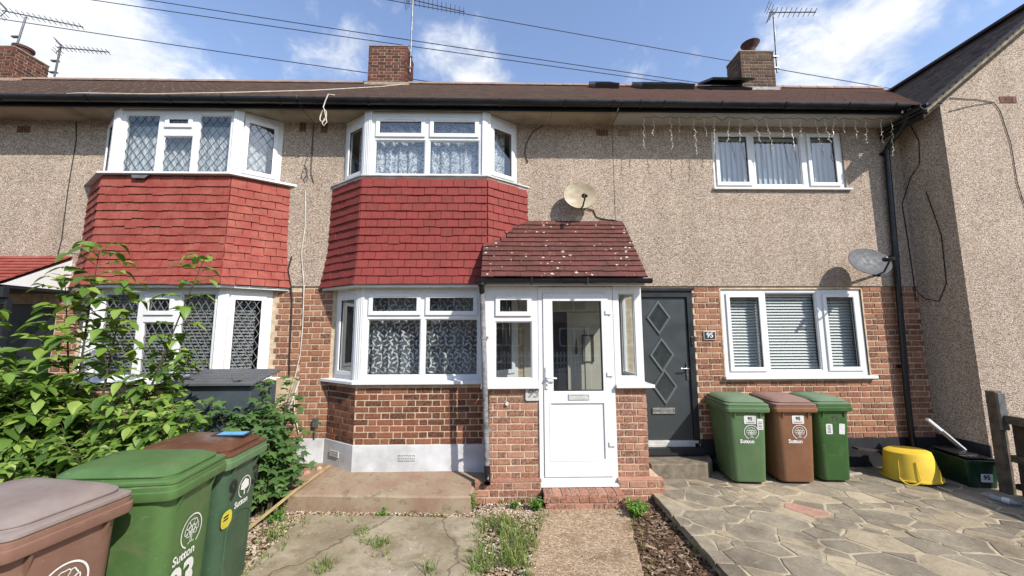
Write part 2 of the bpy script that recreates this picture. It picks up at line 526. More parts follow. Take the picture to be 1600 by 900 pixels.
# ------------------------------------------------------------ bricks
BL, BH, JT, GAUGE = 0.2105, 0.0985, 0.015, 0.0825
HT = GAUGE - JT
def unit_brick(mat, name='brick'):
    m = MB()
    b = 0.004
    bx = 0.018
    vs = [(-.5, .004, 0), (.5, .004, 0), (.5, .004, HT), (-.5, .004, HT),
          (-.5 + bx, 0, b), (.5 - bx, 0, b), (.5 - bx, 0, HT - b), (-.5 + bx, 0, HT - b),
          (-.5, .05, 0), (.5, .05, 0), (.5, .05, HT), (-.5, .05, HT)]
    fs = [(4, 5, 6, 7), (0, 1, 5, 4), (1, 2, 6, 5), (2, 3, 7, 6), (3, 0, 4, 7), (0, 8, 9, 1), (1, 9, 10, 2), (2, 10, 11, 3), (3, 11, 8, 0)]
    m.add(vs, fs)
    return m, m.mesh(name, mat)
UB, _ = unit_brick(M['brick95'])
BRICKS = []          # (matrix, parent, material key, weight)
def brick_run(parent, key, O, U, L, z0, ncourse, holes=(), shift=0.0, minw=0.03):
    """Flemish bond over a panel; O is the panel's left foot on the brick face"""
    Mx = frame_matrix(O, U)
    per = BL + BH + 2 * JT
    for k in range(ncourse):
        za = z0 + k * GAUGE
        u = -per + ((shift + (per / 2 if k % 2 else 0)) % per)
        seg = []
        while u < L:
            seg.append((u, u + BL)); seg.append((u + BL + JT, u + per - JT))
            u += per
        for a, b in seg:
            a = max(a, 0.0); b = min(b, L)
            parts = [(a, b)]
            for h in holes:
                if h[2] < za + HT * 0.6 and h[3] > za + HT * 0.4:
                    np_ = []
                    for p, q in parts:
                        if q <= h[0] or p >= h[1]: np_.append((p, q)); continue
                        if p < h[0]: np_.append((p, h[0] - JT / 2))
                        if q > h[1]: np_.append((h[1] + JT / 2, q))
                    parts = np_
            for p, q in parts:
                w = q - p
                if w < minw: continue
                mt = Mx @ Matrix.Translation(((p + q) / 2 + random.uniform(-.0015, .0015), random.uniform(-.0025, .002), za + random.uniform(-.0015, .0015)))
                mt = mt @ Matrix.Rotation(random.uniform(-.008, .008), 4, 'Y') @ Matrix.Diagonal((w, 1, random.uniform(.97, 1.02), 1))
                BRICKS.append((mt, parent, key, w))

def flush_bricks(limit):
    """the bricks that show largest become objects, the rest one piece of each wall"""
    vis = sorted(range(len(BRICKS)), key=lambda i: -BRICKS[i][3] / max(0.5, (BRICKS[i][0].translation - CAMP).length) * (0.2 if BRICKS[i][0].translation.z < 0.1 else 1))
    first = set(vis[:limit])
    meshes = {}
    rest = {}
    for i, (mt, par, key, w) in enumerate(BRICKS):
        if i in first:
            if key not in meshes: meshes[key] = UB.mesh('brick', M[key])
            link('brick', meshes[key], par, matrix=mt)
        else:
            rest.setdefault((par.name, key), (par, key, MB()))[2].add(UB.v, UB.f, mt)
    for par, key, mb in rest.values():
        o = mb.build('brickwork', M[key], par)
        o['kind'] = 'stuff'
    BRICKS.clear()

# ------------------------------------------------------------ roof tiles in fields (too small to pick apart)
def tile_field(mb, O, U, S, W, L, tw, gauge, th=0.022, jit=0.004, skip=None):
    U = Vector(U).normalized(); S = Vector(S).normalized(); Nn = U.cross(S)
    rows = int(L / gauge) + 1
    for r in range(rows):
        s0 = r * gauge; s1 = min(s0 + gauge * 1.25, L + 0.02)
        u = -(tw / 2 if r % 2 else 0)
        while u < W:
            a = max(u, 0); b = min(u + tw - 0.004, W)
            u += tw
            if b - a < 0.02: continue
            if skip and skip((a + b) / 2, s0): continue
            h = th + random.uniform(-jit, jit); ds = random.uniform(-jit, jit)
            P = lambda x, s, n: Vector(O) + U * x + S * s + Nn * n
            vs = [P(a, s0 + ds, h), P(b, s0 + ds, h), P(b, s1, 0.004), P(a, s1, 0.004), P(a, s0 + ds, h - 0.016), P(b, s0 + ds, h - 0.016)]
            mb.add(vs, [(0, 1, 2, 3), (4, 5, 1, 0), (4, 0, 3), (1, 5, 2)])

EAVE_Y, EAVE_Z, PITCH = -0.46, 5.175, 0.756
RIDGE_Y, RIDGE_Z = 3.2, 5.175 + 0.756 * 3.66
def main_roof(house, x0, x1, mat):
    a = math.atan(PITCH)
    mb = MB()
    tile_field(mb, (x0, EAVE_Y, EAVE_Z), (1, 0, 0), (0, cos(a), sin(a)), x1 - x0, 3.66 / cos(a), 0.17, 0.115)
    roof = mb.build('roof', mat, house)
    m = MB()
    m.loft([[(x, EAVE_Y + .02, EAVE_Z - .03), (x, RIDGE_Y, RIDGE_Z - .01), (x, 7.0, EAVE_Z - .1), (x, 7.0, EAVE_Z - .3), (x, RIDGE_Y, RIDGE_Z - .25), (x, EAVE_Y + .12, EAVE_Z - .1)] for x in (x0 + .002, x1 - .002)])
    m.build('roof_deck', M['felt'], roof)
    r = MB()
    x = x0
    while x < x1 - 0.05:
        e = min(x + 0.44, x1)
        rings = []
        for xx, s in ((x + .004, 1.0), (e, 0.94)):
            rings.append([(xx, RIDGE_Y + 0.12 * s * cos(t), RIDGE_Z - 0.03 + 0.1 * s * sin(t)) for t in [pi * k / 8 for k in range(9)]])
        r.loft(rings, True, True)
        x = e
    r.build('ridge_tile', mat, roof, smooth=50)['kind'] = 'stuff'
    return roof

def gutter(house, x0, x1, brackets, sag=0.0, nm='gutter'):
    m = MB()
    prof = []
    n = 10
    for k in range(n + 1):
        t = pi + pi * k / n
        prof.append((-0.485 + 0.062 * cos(t), 5.165 + 0.075 * sin(t)))
    inner = [(-0.485 + 0.055 * cos(pi + pi * k / n), 5.165 + 0.067 * sin(pi + pi * k / n)) for k in range(n, -1, -1)]
    ring = prof + inner
    m.loft([[(x0 + .005, y, z) for y, z in ring], [(x1 - .005, y, z - sag) for y, z in ring]])
    g = m.build(nm, M['black_plastic'], house, smooth=40)
    for x in brackets:
        b = MB()
        pr = [(-0.485 + 0.07 * cos(pi + pi * k / 8), 5.165 + 0.083 * sin(pi + pi * k / 8)) for k in range(9)]
        pi_ = [(-0.485 + 0.06 * cos(pi + pi * k / 8), 5.165 + 0.073 * sin(pi + pi * k / 8)) for k in range(8, -1, -1)]
        b.loft([[(x - .016, y, z) for y, z in pr + pi_], [(x + .016, y, z) for y, z in pr + pi_]])
        b.build('gutter_bracket', M['black_plastic'], g, smooth=40)
    f = MB()
    f.box(x0 + .002, x1 - .002, -0.415, -0.39, 5.062, 5.2)
    f.build('fascia', M['fascia'], house)
    return g

def soffit(house, x0, x1, mat, joints=()):
    m = MB()
    xs = [x0] + list(joints) + [x1]
    for a, b in zip(xs[:-1], xs[1:]):
        m.box(a + .003, b - .003, -0.39, 0.02, 5.077, 5.09)
    return m.build('soffit', mat, house)

# ------------------------------------------------------------ windows
def ring_plate(mb, Mx, r, w, v0, v1, mi=0):
    mb.plate(r[0], r[1], r[2], r[3], [(r[0] + w, r[1] - w, r[2] + w, r[3] - w)], v0, v1, Mx, mi)

def lattice(mb, Mx, r, dx, dz, v, w=0.0075):
    x0, x1, z0, z1 = r
    k = dz / dx
    for sgn in (1, -1):
        c = -60
        while c < 60:
            # line z = z0 + sgn*k*(x-x0) + c*dz
            pts = []
            xa, xb = x0, x1
            for X in (x0, x1):
                Z = z0 + sgn * k * (X - x0) + c * dz
                if z0 <= Z <= z1: pts.append((X, Z))
            for Zt in (z0, z1):
                X = x0 + (Zt - z0 - c * dz) / (sgn * k)
                if x0 < X < x1: pts.append((X, Zt))
            c += 1
            if len(pts) < 2: continue
            a, b = pts[0], pts[-1]
            d = Vector((b[0] - a[0], 0, b[1] - a[1]))
            if d.length < 0.03: continue
            d.normalize()
            s = Vector((-d.z, 0, d.x)) * (w / 2)
            A = Vector((a[0], v, a[1])); B = Vector((b[0], v, b[1]))
            off = Vector((0, -0.003 if sgn > 0 else -0.0045, 0))
            mb.add([A - s, B - s, B + s, A + s, A - s + off, B - s + off, B + s + off, A + s + off],
                   [(4, 5, 6, 7), (0, 1, 5, 4), (1, 2, 6, 5), (2, 3, 7, 6), (3, 0, 4, 7)], Mx)

def window(house, O, U, W, H, lights, depth=0.07, mat='upvc', gl='glass', lead=None, vents=False, name='window', leadmat='came'):
    """lights: (x0,x1,z0,z1,opening) glazed openings of the frame in its own plane; an opening light carries a sash proud of the frame"""
    Mx = frame_matrix(O, U)
    m = MB()
    m.plate(0, W, 0, H, [l[:4] for l in lights], 0.0, depth, Mx)
    win = m.build(name, M[mat], house, bevel=0.004)
    for l in lights:
        r = l[:4]
        if l[4]:
            s = MB()
            o = 0.022
            ring_plate(s, Mx, (r[0] - o, r[1] + o, r[2] - o, r[3] + o), 0.058, -0.022, 0.03)
            s.build('sash', M[mat], win, bevel=0.005)
            g = (r[0] + 0.036, r[1] - 0.036, r[2] + 0.036, r[3] - 0.036)
            gv = 0.004
            k = MB()
            ring_plate(k, Mx, (g[0] - .001, g[1] + .001, g[2] - .001, g[3] + .001), 0.006, -0.004, 0.012)
            k.build('gasket', M['black_plastic'], win)
        else:
            k = MB()
            ring_plate(k, Mx, (r[0] - .001, r[1] + .001, r[2] - .001, r[3] + .001), 0.014, 0.012, 0.05)
            k.build('glazing_bead', M[mat], win, bevel=0.003)
            g = (r[0] + 0.013, r[1] - 0.013, r[2] + 0.013, r[3] - 0.013)
            gv = 0.026
        p = MB()
        p.add([(g[0], gv, g[2]), (g[1], gv, g[2]), (g[1], gv, g[3]), (g[0], gv, g[3])], [(0, 1, 2, 3)], Mx)
        pane = p.build('pane', M[gl], win)
        if lead:
            q = MB()
            lattice(q, Mx, g, lead[0], lead[1], gv - 0.001)
            q.build('lead_lattice', M[leadmat], win)
        if vents and l[4]:
            t = MB()
            t.box(r[0] + .12, r[1] - .12, -0.032, -0.02, r[3] - 0.012, r[3] + 0.006, Mx)
            t.build('trickle_vent', M['upvc'], win, bevel=0.003)
    return win

def sill(house, poly_out, poly_in, z, th, mat):
    """sill strip following a plan line"""
    m = MB()
    n = len(poly_out)
    rings = []
    for o, i in zip(poly_out, poly_in):
        rings.append([(o[0], o[1], z - th), (o[0], o[1], z - .006), (o[0] * .97 + i[0] * .03, o[1] * .97 + i[1] * .03, z), (i[0], i[1], z + 0.012), (i[0], i[1], z - th)])
    m.loft([[r[k] for k in (0, 1, 2, 3, 4)] for r in rings])
    return m.build('sill', mat, house, bevel=0.003)

# ------------------------------------------------------------ bay geometry
HF, HO, BD = 0.875, 1.40, 0.37
_l = sqrt((HO - HF) ** 2 + BD ** 2)
_nx, _ny = -BD / _l, -(HO - HF) / _l
def bay(c, d=0.0):
    k = _nx * -HO + d
    xo = k / _nx
    yf = -BD - d
    xf = (k - _ny * yf) / _nx
    return [(c + xo, 0.0), (c + xf, yf), (c - xf, yf), (c - xo, 0.0)]
def V3(p, z): return Vector((p[0], p[1], z))

def bay_band(mb, c, d0, d1, z0, z1, thick=0.04):
    """a skin that follows the bay between offsets d0 (at z0) and d1 (at z1)"""
    a, b = bay(c, d0), bay(c, d1)
    ai, bi = bay(c, d0 - thick), bay(c, d1 - thick)
    rings = []
    for k in range(4):
        rings.append([V3(a[k], z0), V3(b[k], z1), V3(bi[k], z1), V3(ai[k], z0)])
    mb.loft(rings)

# one hanging tile, shared
def tile_mesh(mat, w=1.0, h=0.165, th=0.021, name='tile'):
    m = MB()
    m.add([(-.5, -th, 0), (.5, -th, 0), (.5, -th * .3, h), (-.5, -th * .3, h), (-.5, 0, 0), (.5, 0, 0), (.5, 0, h), (-.5, 0, h)],
          [(0, 1, 2, 3), (4, 0, 3, 7), (1, 5, 6, 2), (4, 5, 1, 0), (3, 2, 6, 7)])
    return m.mesh(name, mat)

def hang_tiles(parent, me, c, ztop, zbot, rows, tw, d_of, skip=None, sides=(0, 1, 2), ragged=1.0, overlap=0.045):
    h = (ztop - zbot) / rows
    for r in range(rows):
        zb = ztop - (r + 1) * h
        t0 = (ztop - zb) / (ztop - zbot); t1 = max(0, (ztop - zb - h) / (ztop - zbot))
        d0, d1 = d_of(t0), d_of(t1)
        pb, pt = bay(c, d0), bay(c, d1 - 0.004)
        for s in sides:
            A, B = Vector(pb[s]), Vector(pb[s + 1])
            At, Bt = Vector(pt[s]), Vector(pt[s + 1])
            U2 = (B - A); Ln = U2.length; U2.normalize()
            U = Vector((U2.x, U2.y, 0))
            mid_b = V3((A + B) / 2, zb); mid_t = V3((At + Bt) / 2, zb + h)
            S = (mid_t - mid_b); S -= U * S.dot(U); S.normalize()
            inn = S.cross(U)
            base = V3(A, zb)
            n = max(1, round(Ln / tw))
            w = Ln / n
            u = 0.0 if r % 2 == 0 else -w / 2
            while u < Ln - 0.01:
                a, b = max(0, u), min(Ln, u + w)
                u += w
                if b - a < 0.02: continue
                P = base + U * ((a + b) / 2)
                if skip and skip(P): continue
                m = Matrix((U, inn, S)).transposed().to_4x4()
                m.translation = P + S * (random.uniform(-.005, .004) * ragged - (random.random() < .012) * .012) - inn * random.uniform(0, .004)
                m = m @ Matrix.Rotation(random.uniform(-.012, .012) * ragged, 4, 'Y') @ Matrix.Rotation(random.uniform(-.02, .02), 4, 'X') @ Matrix.Diagonal((b - a - random.uniform(0.004, .008), 1, (h + overlap) / 0.165, 1))
                link('wall_tile', me, parent, matrix=m)

# ------------------------------------------------------------ houses
SOF = 5.077
PEB = 2.506
H91 = thing('terraced_house', 'terraced house at the left with leaded bay windows and orange red hung tiles', 'house', (-5.27, 0, -.2), world=True)
H93 = thing('terraced_house', 'middle terraced house with white bay windows, red hung tiles and white porch', 'house', (-.6, 0, -.2), world=True)
H95 = thing('terraced_house', 'terraced house with dark grey front door and white three pane windows', 'house', (4.0, 0, -.13), world=True)
H97 = thing('gabled_house', 'pebbledashed house at the right edge with gable wall standing forward', 'house', (8.85, -.6, -.13), world=True)
H89 = thing('terraced_house', 'far left terraced house showing only its roof and brick chimney', 'house', (-10.2, 0, -.2), world=True)

def shell(house, x0, x1, ground):
    m = MB()
    m.box(x0 + .01, x1 - .01, 2.6, 2.7, ground, 5.1)
    m.box(x0 + .01, x0 + .1, .16, 2.6, ground, 5.1)
    m.box(x1 - .1, x1 - .01, .16, 2.6, ground, 5.1)
    m.box(x0 + .1, x1 - .1, .16, 2.6, 2.58, 2.75)
    m.box(x0 + .1, x1 - .1, .16, 2.6, 5.1, 5.15)
    m.box(x0 + .1, x1 - .1, .16, 2.6, ground, ground + .25)
    m.build('interior', M['room'], house)
    b = MB()
    b.box(x0, x1, 6.6, 6.8, ground, 5.1)
    b.build('rear_wall', M['pebble'], house)

# ---- house 93 (middle)
X0, X1 = -2.95, 1.715
C93 = -1.125
shell(H93, X0, X1, -.2)
m = MB()
m.plate(X0, X1 - .004, PEB, SOF + .01, [(C93 - 1.33, C93 + 1.33, 4.05, SOF + .02), (C93 - 1.2, C93 + 1.2, 2.4, 2.6)], -0.014, 0.16)
w93 = m.build('pebbledash_wall', M['pebble'], H93)
m = MB()
m.plate(X0, X1 - .004, -.2, PEB - .003, [(C93 - 1.33, C93 + 1.33, 1.17, 2.47), (0.5, 1.6, 0.06, 2.2)], 0.008, 0.16)
bw93 = m.build('brick_wall', M['mortar'], H93)
brick_run(bw93, 'brick95', (X0, 0, 0), (1, 0, 0), C93 - HO - X0 - .004, .34, 26, shift=.1)
# lower bay: brick apron and painted plinth
m = MB(); bay_band(m, C93, -.008, -.008, .335, 1.12, .12)
ba93 = m.build('bay_brick_wall', M['mortar'], H93)
P = bay(C93, 0)
for s, nm in ((0, ''), (1, '')):
    A, B = Vector(P[s]), Vector(P[s + 1])
    if s == 1: B.x = -.26
    brick_run(ba93, 'brick93', (A.x, A.y, 0), (B.x - A.x, B.y - A.y, 0), (B - A).length - .003, .345, 9, shift=.14 * s)
m = MB(); bay_band(m, C93, .012, .008, -.05, .335, .1)
m.box(X0 + .02, C93 - HO - .025, -.012, .05, -.05, .333)
pl93 = m.build('painted_plinth', M['white_paint'], H93, bevel=0.006)
def airbrick(parent, cx, y, cz, w, h, nx, nz, mat, hole='black_plastic', U=(1, 0, 0)):
    Mx = frame_matrix((cx, y, cz), U)
    hs = []
    cw, ch = w / nx, h / nz
    for i in range(nx):
        for k in range(nz):
            hs.append((-w / 2 + cw * (i + .22), -w / 2 + cw * (i + .78), -h / 2 + ch * (k + .2), -h / 2 + ch * (k + .8)))
    a = MB(); a.plate(-w / 2, w / 2, -h / 2, h / 2, hs, -.008, .012, Mx)
    o = a.build('airbrick', M[mat], parent)
    b = MB(); b.box(-w / 2, w / 2, .006, .014, -h / 2, h / 2, Mx)
    b.build('airbrick_void', M[hole], o)
airbrick(pl93, -1.28, -.383, .18, .22, .08, 8, 2, 'white_paint')
airbrick(pl93, -2.33, -.158, .17, .2, .075, 7, 2, 'upvc_old', U=(HO - HF, -BD, 0))
airbrick(w93, 1.556, -.012, 4.95, .19, .1, 7, 4, 'terracotta')
airbrick(w93, -2.79, -.012, 4.985, .1, .15, 4, 5, 'terracotta')
# bay windows
def bay_windows(house, c, z0, z1, front, sides, d=-.035, **kw):
    Pw = bay(c, d)
    H = z1 - z0
    ws = []
    for s in range(3):
        A, B = Vector(Pw[s]), Vector(Pw[s + 1])
        L = (B - A).length
        U = ((B - A) / L)
        li = front(L, H) if s == 1 else sides(L, H)
        if li is None: continue
        ws.append(window(house, V3(A + U * .001, z0), (U.x, U.y, 0), L - .002, H, li, **kw))
    for s in (1, 2):
        m = MB()
        p = Vector(Pw[s]); n = Vector((p.x - c, p.y * 2.2)).normalized()
        q = p + n * .012
        ang = 0.36 if s == 2 else -0.36
        Mx = Matrix.Translation((q.x, q.y, z0)) @ Matrix.Rotation(ang * 0.86, 4, 'Z')
        m.box(-.062, .062, -.008, .05, .0, H, Mx)
        for k in (-.03, 0, .03):
            m.box(k - .006, k + .006, -.015, -.007, .02, H - .02, Mx)
        m.build('corner_post', M['upvc'], ws[0])
    return ws
def f93(L, H):
    mx = L / 2
    zt = H - .40
    return [(.10, mx - .03, .065, zt - .035, False), (mx + .03, L - .10, .065, zt - .035, False),
            (.13, mx - .055, zt + .04, H - .105, True), (mx + .055, L - .13, zt + .04, H - .105, True)]
def f93u(L, H):
    mx = L / 2
    zt = H - .42
    return [(.10, mx - .03, .05, zt - .02, False), (mx + .03, L - .10, .05, zt - .02, False),
            (.13, mx - .055, zt + .045, H - .125, True), (mx + .055, L - .13, zt + .045, H - .125, True)]
def s93(L, H): return [(.095, L - .095, .085, H - .12, True)]
def s93u(L, H): return [(.10, L - .09, .085, H - .17, True)]
bay_windows(H93, C93, 4.06, SOF - .004, f93u, s93u, vents=True, gl='glass_sky')
bay_windows(H93, C93, 1.17, 2.44, f93, s93, vents=True)
sill(H93, bay(C93, .085), bay(C93, -.05), 4.055, .022, M['upvc_old'])
lo = bay(C93, .075)
sill(H93, [lo[0], lo[1], (-.262, lo[1][1])], [bay(C93, -.05)[0], bay(C93, -.05)[1], (-.262, -.32)], 1.168, .04, M['upvc'])
m = MB(); bay_band(m, C93, .05, .065, 3.985, 4.03, .06)
m.build('mortar_flashing', M['upvc_old'], H93)
# tile hung apron
def flare(t): return .05 + .012 * t + .055 * max(0, (t - .55) / .45) ** 1.6
def apron(house, c, mat, ztop, zbot, rows, tw, ragged, skip=None):
    m = MB()
    for k in range(6):
        t0, t1 = k / 6, (k + 1) / 6
        bay_band(m, c, flare(t1) - .014, flare(t0) - .014, ztop + (zbot - ztop) * t1, ztop + (zbot - ztop) * t0, .05)
    ap = m.build('tile_hung_apron', M['felt'], house)
    hang_tiles(ap, tile_mesh(mat), c, ztop, zbot, rows, tw, flare, skip, ragged=ragged)
    e = MB(); bay_band(e, c, .095, .095, zbot - .035, zbot + .012, .2)
    e.build('apron_soffit', M['upvc'], house)
    return ap
apron(H93, C93, M['tile93'], 3.995, 2.475, 13, .168, 1.0)
# gutter line, soffit, roof
gutter(H93, X0, X1, [-2.7, -1.95, -1.02, -.05, .9, 1.6])
soffit(H93, X0, X1, M['soffit_old'], (-1.9, -.6, .72))
main_roof(H93, X0, X1, M['roof'])

def chimney(house, x0, x1, y0, y1, z0, z1, key, flare_top=True, pot=None):
    m = MB()
    m.box(x0 + .008, x1 - .008, y0 + .008, y1 - .008, z0 - .8, z1 - .01)
    ch = m.build('chimney', M['mortar_grey'], house)
    n = int((z1 - z0 + .25) / GAUGE)
    zb = z1 - n * GAUGE
    for nm, O, U, L in (('f', (x0, y0, 0), (1, 0, 0), x1 - x0), ('r', (x1, y0, 0), (0, 1, 0), y1 - y0), ('l', (x0, y1, 0), (0, -1, 0), y1 - y0)):
        brick_run(ch, key, O, U, L, zb, n, shift=.05)
    mb = MB()
    rest = list(BRICKS[:]); 
    for mt, par, k2, w in rest:
        if par is ch: mb.add(UB.v, UB.f, mt)
    BRICKS[:] = [b for b in rest if b[1] is not ch]
    o = mb.build('brickwork', M[key], ch); o['kind'] = 'stuff'
    c = MB()
    c.loft([[(x0 - .01, y0 - .01, z1 - .02), (x1 + .01, y0 - .01, z1 - .02), (x1 + .01, y1 + .01, z1 - .02), (x0 - .01, y1 + .01, z1 - .02)],
            [(x0 - .01, y0 - .01, z1 + .005), (x1 + .01, y0 - .01, z1 + .005), (x1 + .01, y1 + .01, z1 + .005), (x0 - .01, y1 + .01, z1 + .005)],
            [(x0 + .15, y0 + .12, z1 + .05), (x1 - .15, y0 + .12, z1 + .05), (x1 - .15, y1 - .12, z1 + .05), (x0 + .15, y1 - .12, z1 + .05)]])
    c.build('chimney_cap', M['mortar_grey'], ch)
    f = MB()
    zf = EAVE_Z + PITCH * (y0 - EAVE_Y)
    f.box(x0 - .06, x1 + .06, y0 - .05, y0 + .02, zf - .1, zf + .06)
    for s, xx in ((-1, x0), (1, x1)):
        f.add([(xx + s * .03, y0 - .05, zf + .06), (xx + s * .03, y1, zf + .06 + (y1 - y0) * PITCH), (xx + s * .03, y1, zf - .1 + (y1 - y0) * PITCH), (xx + s * .03, y0 - .05, zf - .1)], [(0, 1, 2, 3)])
    f.build('chimney_flashing', M['lead' if pot == 'lead' else 'mortar_grey'], ch)
    return ch
chimney(H93, -3.26, -2.34, 2.9, 3.55, 7.6, 8.76, 'brickchim')
flush_bricks(195)

# ---- house 93 porch
PY = -.76
m = MB()
m.box(1.412, 1.80, PY + .008, PY + .1, -.22, 1.12); m.box(1.71, 1.797, PY + .1, -.01, -.22, 1.12)
m.box(1.402, 1.94, PY - .072, PY, -.24, .02); m.box(1.80, 1.94, PY, -.02, -.24, .02)
pw2 = m.build('porch_wall', M['mortar'], H93)
m = MB()
m.box(-.178, .438, PY + .008, PY + .1, -.22, 1.12); m.box(-.178, -.09, PY + .1, -.39, -.22, 1.12)
m.box(-.34, .452, PY - .072, PY, -.24, .02)
pw = m.build('porch_wall', M['mortar'], H93)
brick_run(pw, 'brickporch', (-.186, PY, 0), (1, 0, 0), .624, .032, 13, shift=.06)
brick_run(pw2, 'brickporch', (1.412, PY, 0), (1, 0, 0), .396, .032, 13, shift=.22)
brick_run(pw2, 'brickporch', (1.805, PY, 0), (0, 1, 0), .70, .032, 13, shift=.1)
brick_run(pw, 'brickporch', (-.186, -.39, 0), (0, -1, 0), .36, .032, 13, shift=.1)
for (a, b) in ((-.35, .46), (1.395, 1.95)):
    brick_run(pw if a < 0 else pw2, 'brickporch', (a, PY - .08, 0), (1, 0, 0), b - a, -.225, 3, shift=.13)
brick_run(pw2, 'brickporch', (1.95, PY - .08, 0), (0, 1, 0), .8, -.225, 3)
brick_run(pw, 'brickporch', (-.35, PY + .1, 0), (0, -1, 0), .18, -.225, 3)
for (a, b) in ((-.35, .46), (1.395, 1.95)):
    m = MB()
    m.loft([[(a, PY - .078, .018), (a, PY - .078, .022), (a, PY + .0, .04)], [(b, PY - .078, .018), (b, PY - .078, .022), (b, PY + .0, .04)]])
    m.build('plinth_splay', M['brickporch'], pw if a < 0 else pw2)
m = MB()
m.box(.5, 1.34, PY - .27, PY + .1, -.24, -.062)
st = m.build('porch_step', M['mortar_grey'], H93)
brick_run(st, 'brickporch', (.46, PY - .28, 0), (1, 0, 0), .95, -.225, 2, shift=.02)
stm = UB.mesh('brick', M['brickporch'])
for k in range(9):     # brick on flat treads of the step
    x = .46 + .1056 * (k + .5)
    mt = Matrix.Translation((x, PY - .275, -.066)) @ Matrix.Rotation(radians(90), 4, 'Z') @ Matrix.Rotation(radians(-90), 4, 'X')
    mt = Matrix.Translation((x - .0475, PY - .155, -.055 + random.uniform(-.002, .002))) @ Matrix(((0, 0, 1.33, 0), (1, 0, 0, 0), (0, -1, 0, 0), (0, 0, 0, 1))) @ Matrix.Diagonal((.245, 1, 1, 1))
    link('brick', stm, st, matrix=mt)
_save = BRICKS[:]
mm = UB.mesh('brick', M['brickporch'])
for mt, par, key, w in _save:
    link('brick', mm, par, matrix=mt)
BRICKS.clear()
# porch frames
def pwin(L, H): return [(.14, L - .08, .075, .795, False), (.165, L - .105, .885, 1.105, True)]
window(H93, (-.25, PY - .01, 1.16), (1, 0, 0), .69, 1.25, pwin(.69, 1.25), vents=True)
window(H93, (1.415, PY - .01, 1.16), (1, 0, 0), .375, 1.25, [(.07, .28, .09, 1.16, False)])
window(H93, (1.79, PY - .008, 1.16), (0, 1, 0), .74, 1.25, [(.09, .66, .09, 1.16, False)])
m = MB(); m.plate(-.9, -.01, 0, 1.25, [], 0, .06, frame_matrix((-.25, -.4 + .02, 1.16), (0, 1, 0)))
sl = MB(); sl.box(-.29, .445, PY - .075, PY + .06, 1.118, 1.158); sl.build('sill', M['upvc'], pw, bevel=.004)
sl = MB(); sl.box(1.412, 1.895, PY - .075, PY + .06, 1.118, 1.158); sl.box(1.80, 1.895, PY + .05, -.02, 1.119, 1.157); sl.build('sill', M['upvc'], pw2, bevel=.004)
sd = MB(); sd.box(-.25, -.19, PY + .065, -.41, 1.12, 2.41); sd.build('porch_side_panel', M['upvc'], pw)
# porch ceiling, fascia and roof
m = MB(); m.box(-.26, 1.80, PY + .0, -.03, 2.412, 2.43); m.build('porch_ceiling', M['upvc'], H93)
m = MB(); m.box(-.27, 1.81, PY - .10, PY - .012, 2.412, 2.50)
m.build('porch_fascia', M['upvc'], H93)
m = MB()
m.loft([[(x, PY - .12, 2.47), (x, -.02, 3.43), (x, -.02, 3.33), (x, PY - .06, 2.45)] for x in (-.27, 1.80)])
pr = m.build('porch_roof', M['felt'], H93)
tp = tile_mesh(M['tileporch'], name='tile')
SA = Vector((0, .90, .985)).normalized()
rows = 12
g = 1.335 / rows
for r in range(rows):
    base = Vector((-.285, -.93, 2.497)) + SA * (g * r)
    u = 0.0 if r % 2 == 0 else -.082
    W = 2.11
    while u < W - .01:
        a, b = max(0, u), min(W, u + .165)
        u += .165
        if b - a < .02: continue
        x = base.x + (a + b) / 2
        if x < .0 and base.y > -.44: continue
        U = Vector((1, 0, 0)); inn = SA.cross(U)
        mt = Matrix((U, inn, SA)).transposed().to_4x4()
        mt.translation = Vector((x, base.y, base.z)) - inn * (.008 + random.uniform(0, .004)) + SA * random.uniform(-.005, .005)
        mt = mt @ Matrix.Rotation(random.uniform(-.015, .015), 4, 'Y') @ Matrix.Rotation(-.055, 4, 'X') @ Matrix.Diagonal((b - a - .003, 1, (g + .05) / .165, 1))
        link('roof_tile', tp, pr, matrix=mt)
m = MB()   # scalloped mortar fillet along the wall
k = 13
for i in range(k):
    xa = .42 + 1.37 * i / k; xb = .42 + 1.37 * (i + 1) / k
    nn = 6
    pts = [(xa + (xb - xa) * j / nn, -.035 - .05 * sin(pi * j / nn) - .03) for j in range(nn + 1)]
    low = [(x, y, 3.497 + (y) * 1.05 + .018) for x, y in pts]
    top = [(x, -.01, 3.505) for x, y in pts]
    m.loft([low, top], False, False, closed=False)
m.build('mortar_fillet', M['tileporch_red'], pr, smooth=60)
m = MB()   # porch gutter
n = 10
ring = [(PY - .165 + .05 * cos(pi + pi * k / n), 2.487 + .06 * sin(pi + pi * k / n)) for k in range(n + 1)] + [(PY - .165 + .044 * cos(pi + pi * k / n), 2.487 + .053 * sin(pi + pi * k / n)) for k in range(n, -1, -1)]
m.loft([[(x, y, z + dz) for y, z in ring] for x, dz in ((-.33, -.006), (1.87, .0))])
m.box(-.33, -.325, PY - .215, PY - .115, 2.43, 2.49); m.box(1.868, 1.873, PY - .215, PY - .115, 2.43, 2.49)
pg = m.build('porch_gutter', M['black_plastic'], H93, smooth=40)
m = MB(); m.tube([(-.28, PY - .165, 2.44), (-.28, PY - .165, 2.40)], .046, 12); m.tube([(-.28, PY - .165, 2.405), (-.275, PY - .11, 2.32)], .036, 12)
m.build('gutter_outlet', M['black_plastic'], pg, smooth=40)
for x in (.35, 1.05): m = MB(); m.box(x - .012, x + .012, PY - .222, PY - .1, 2.42, 2.495); m.build('gutter_bracket', M['black_plastic'], pg)
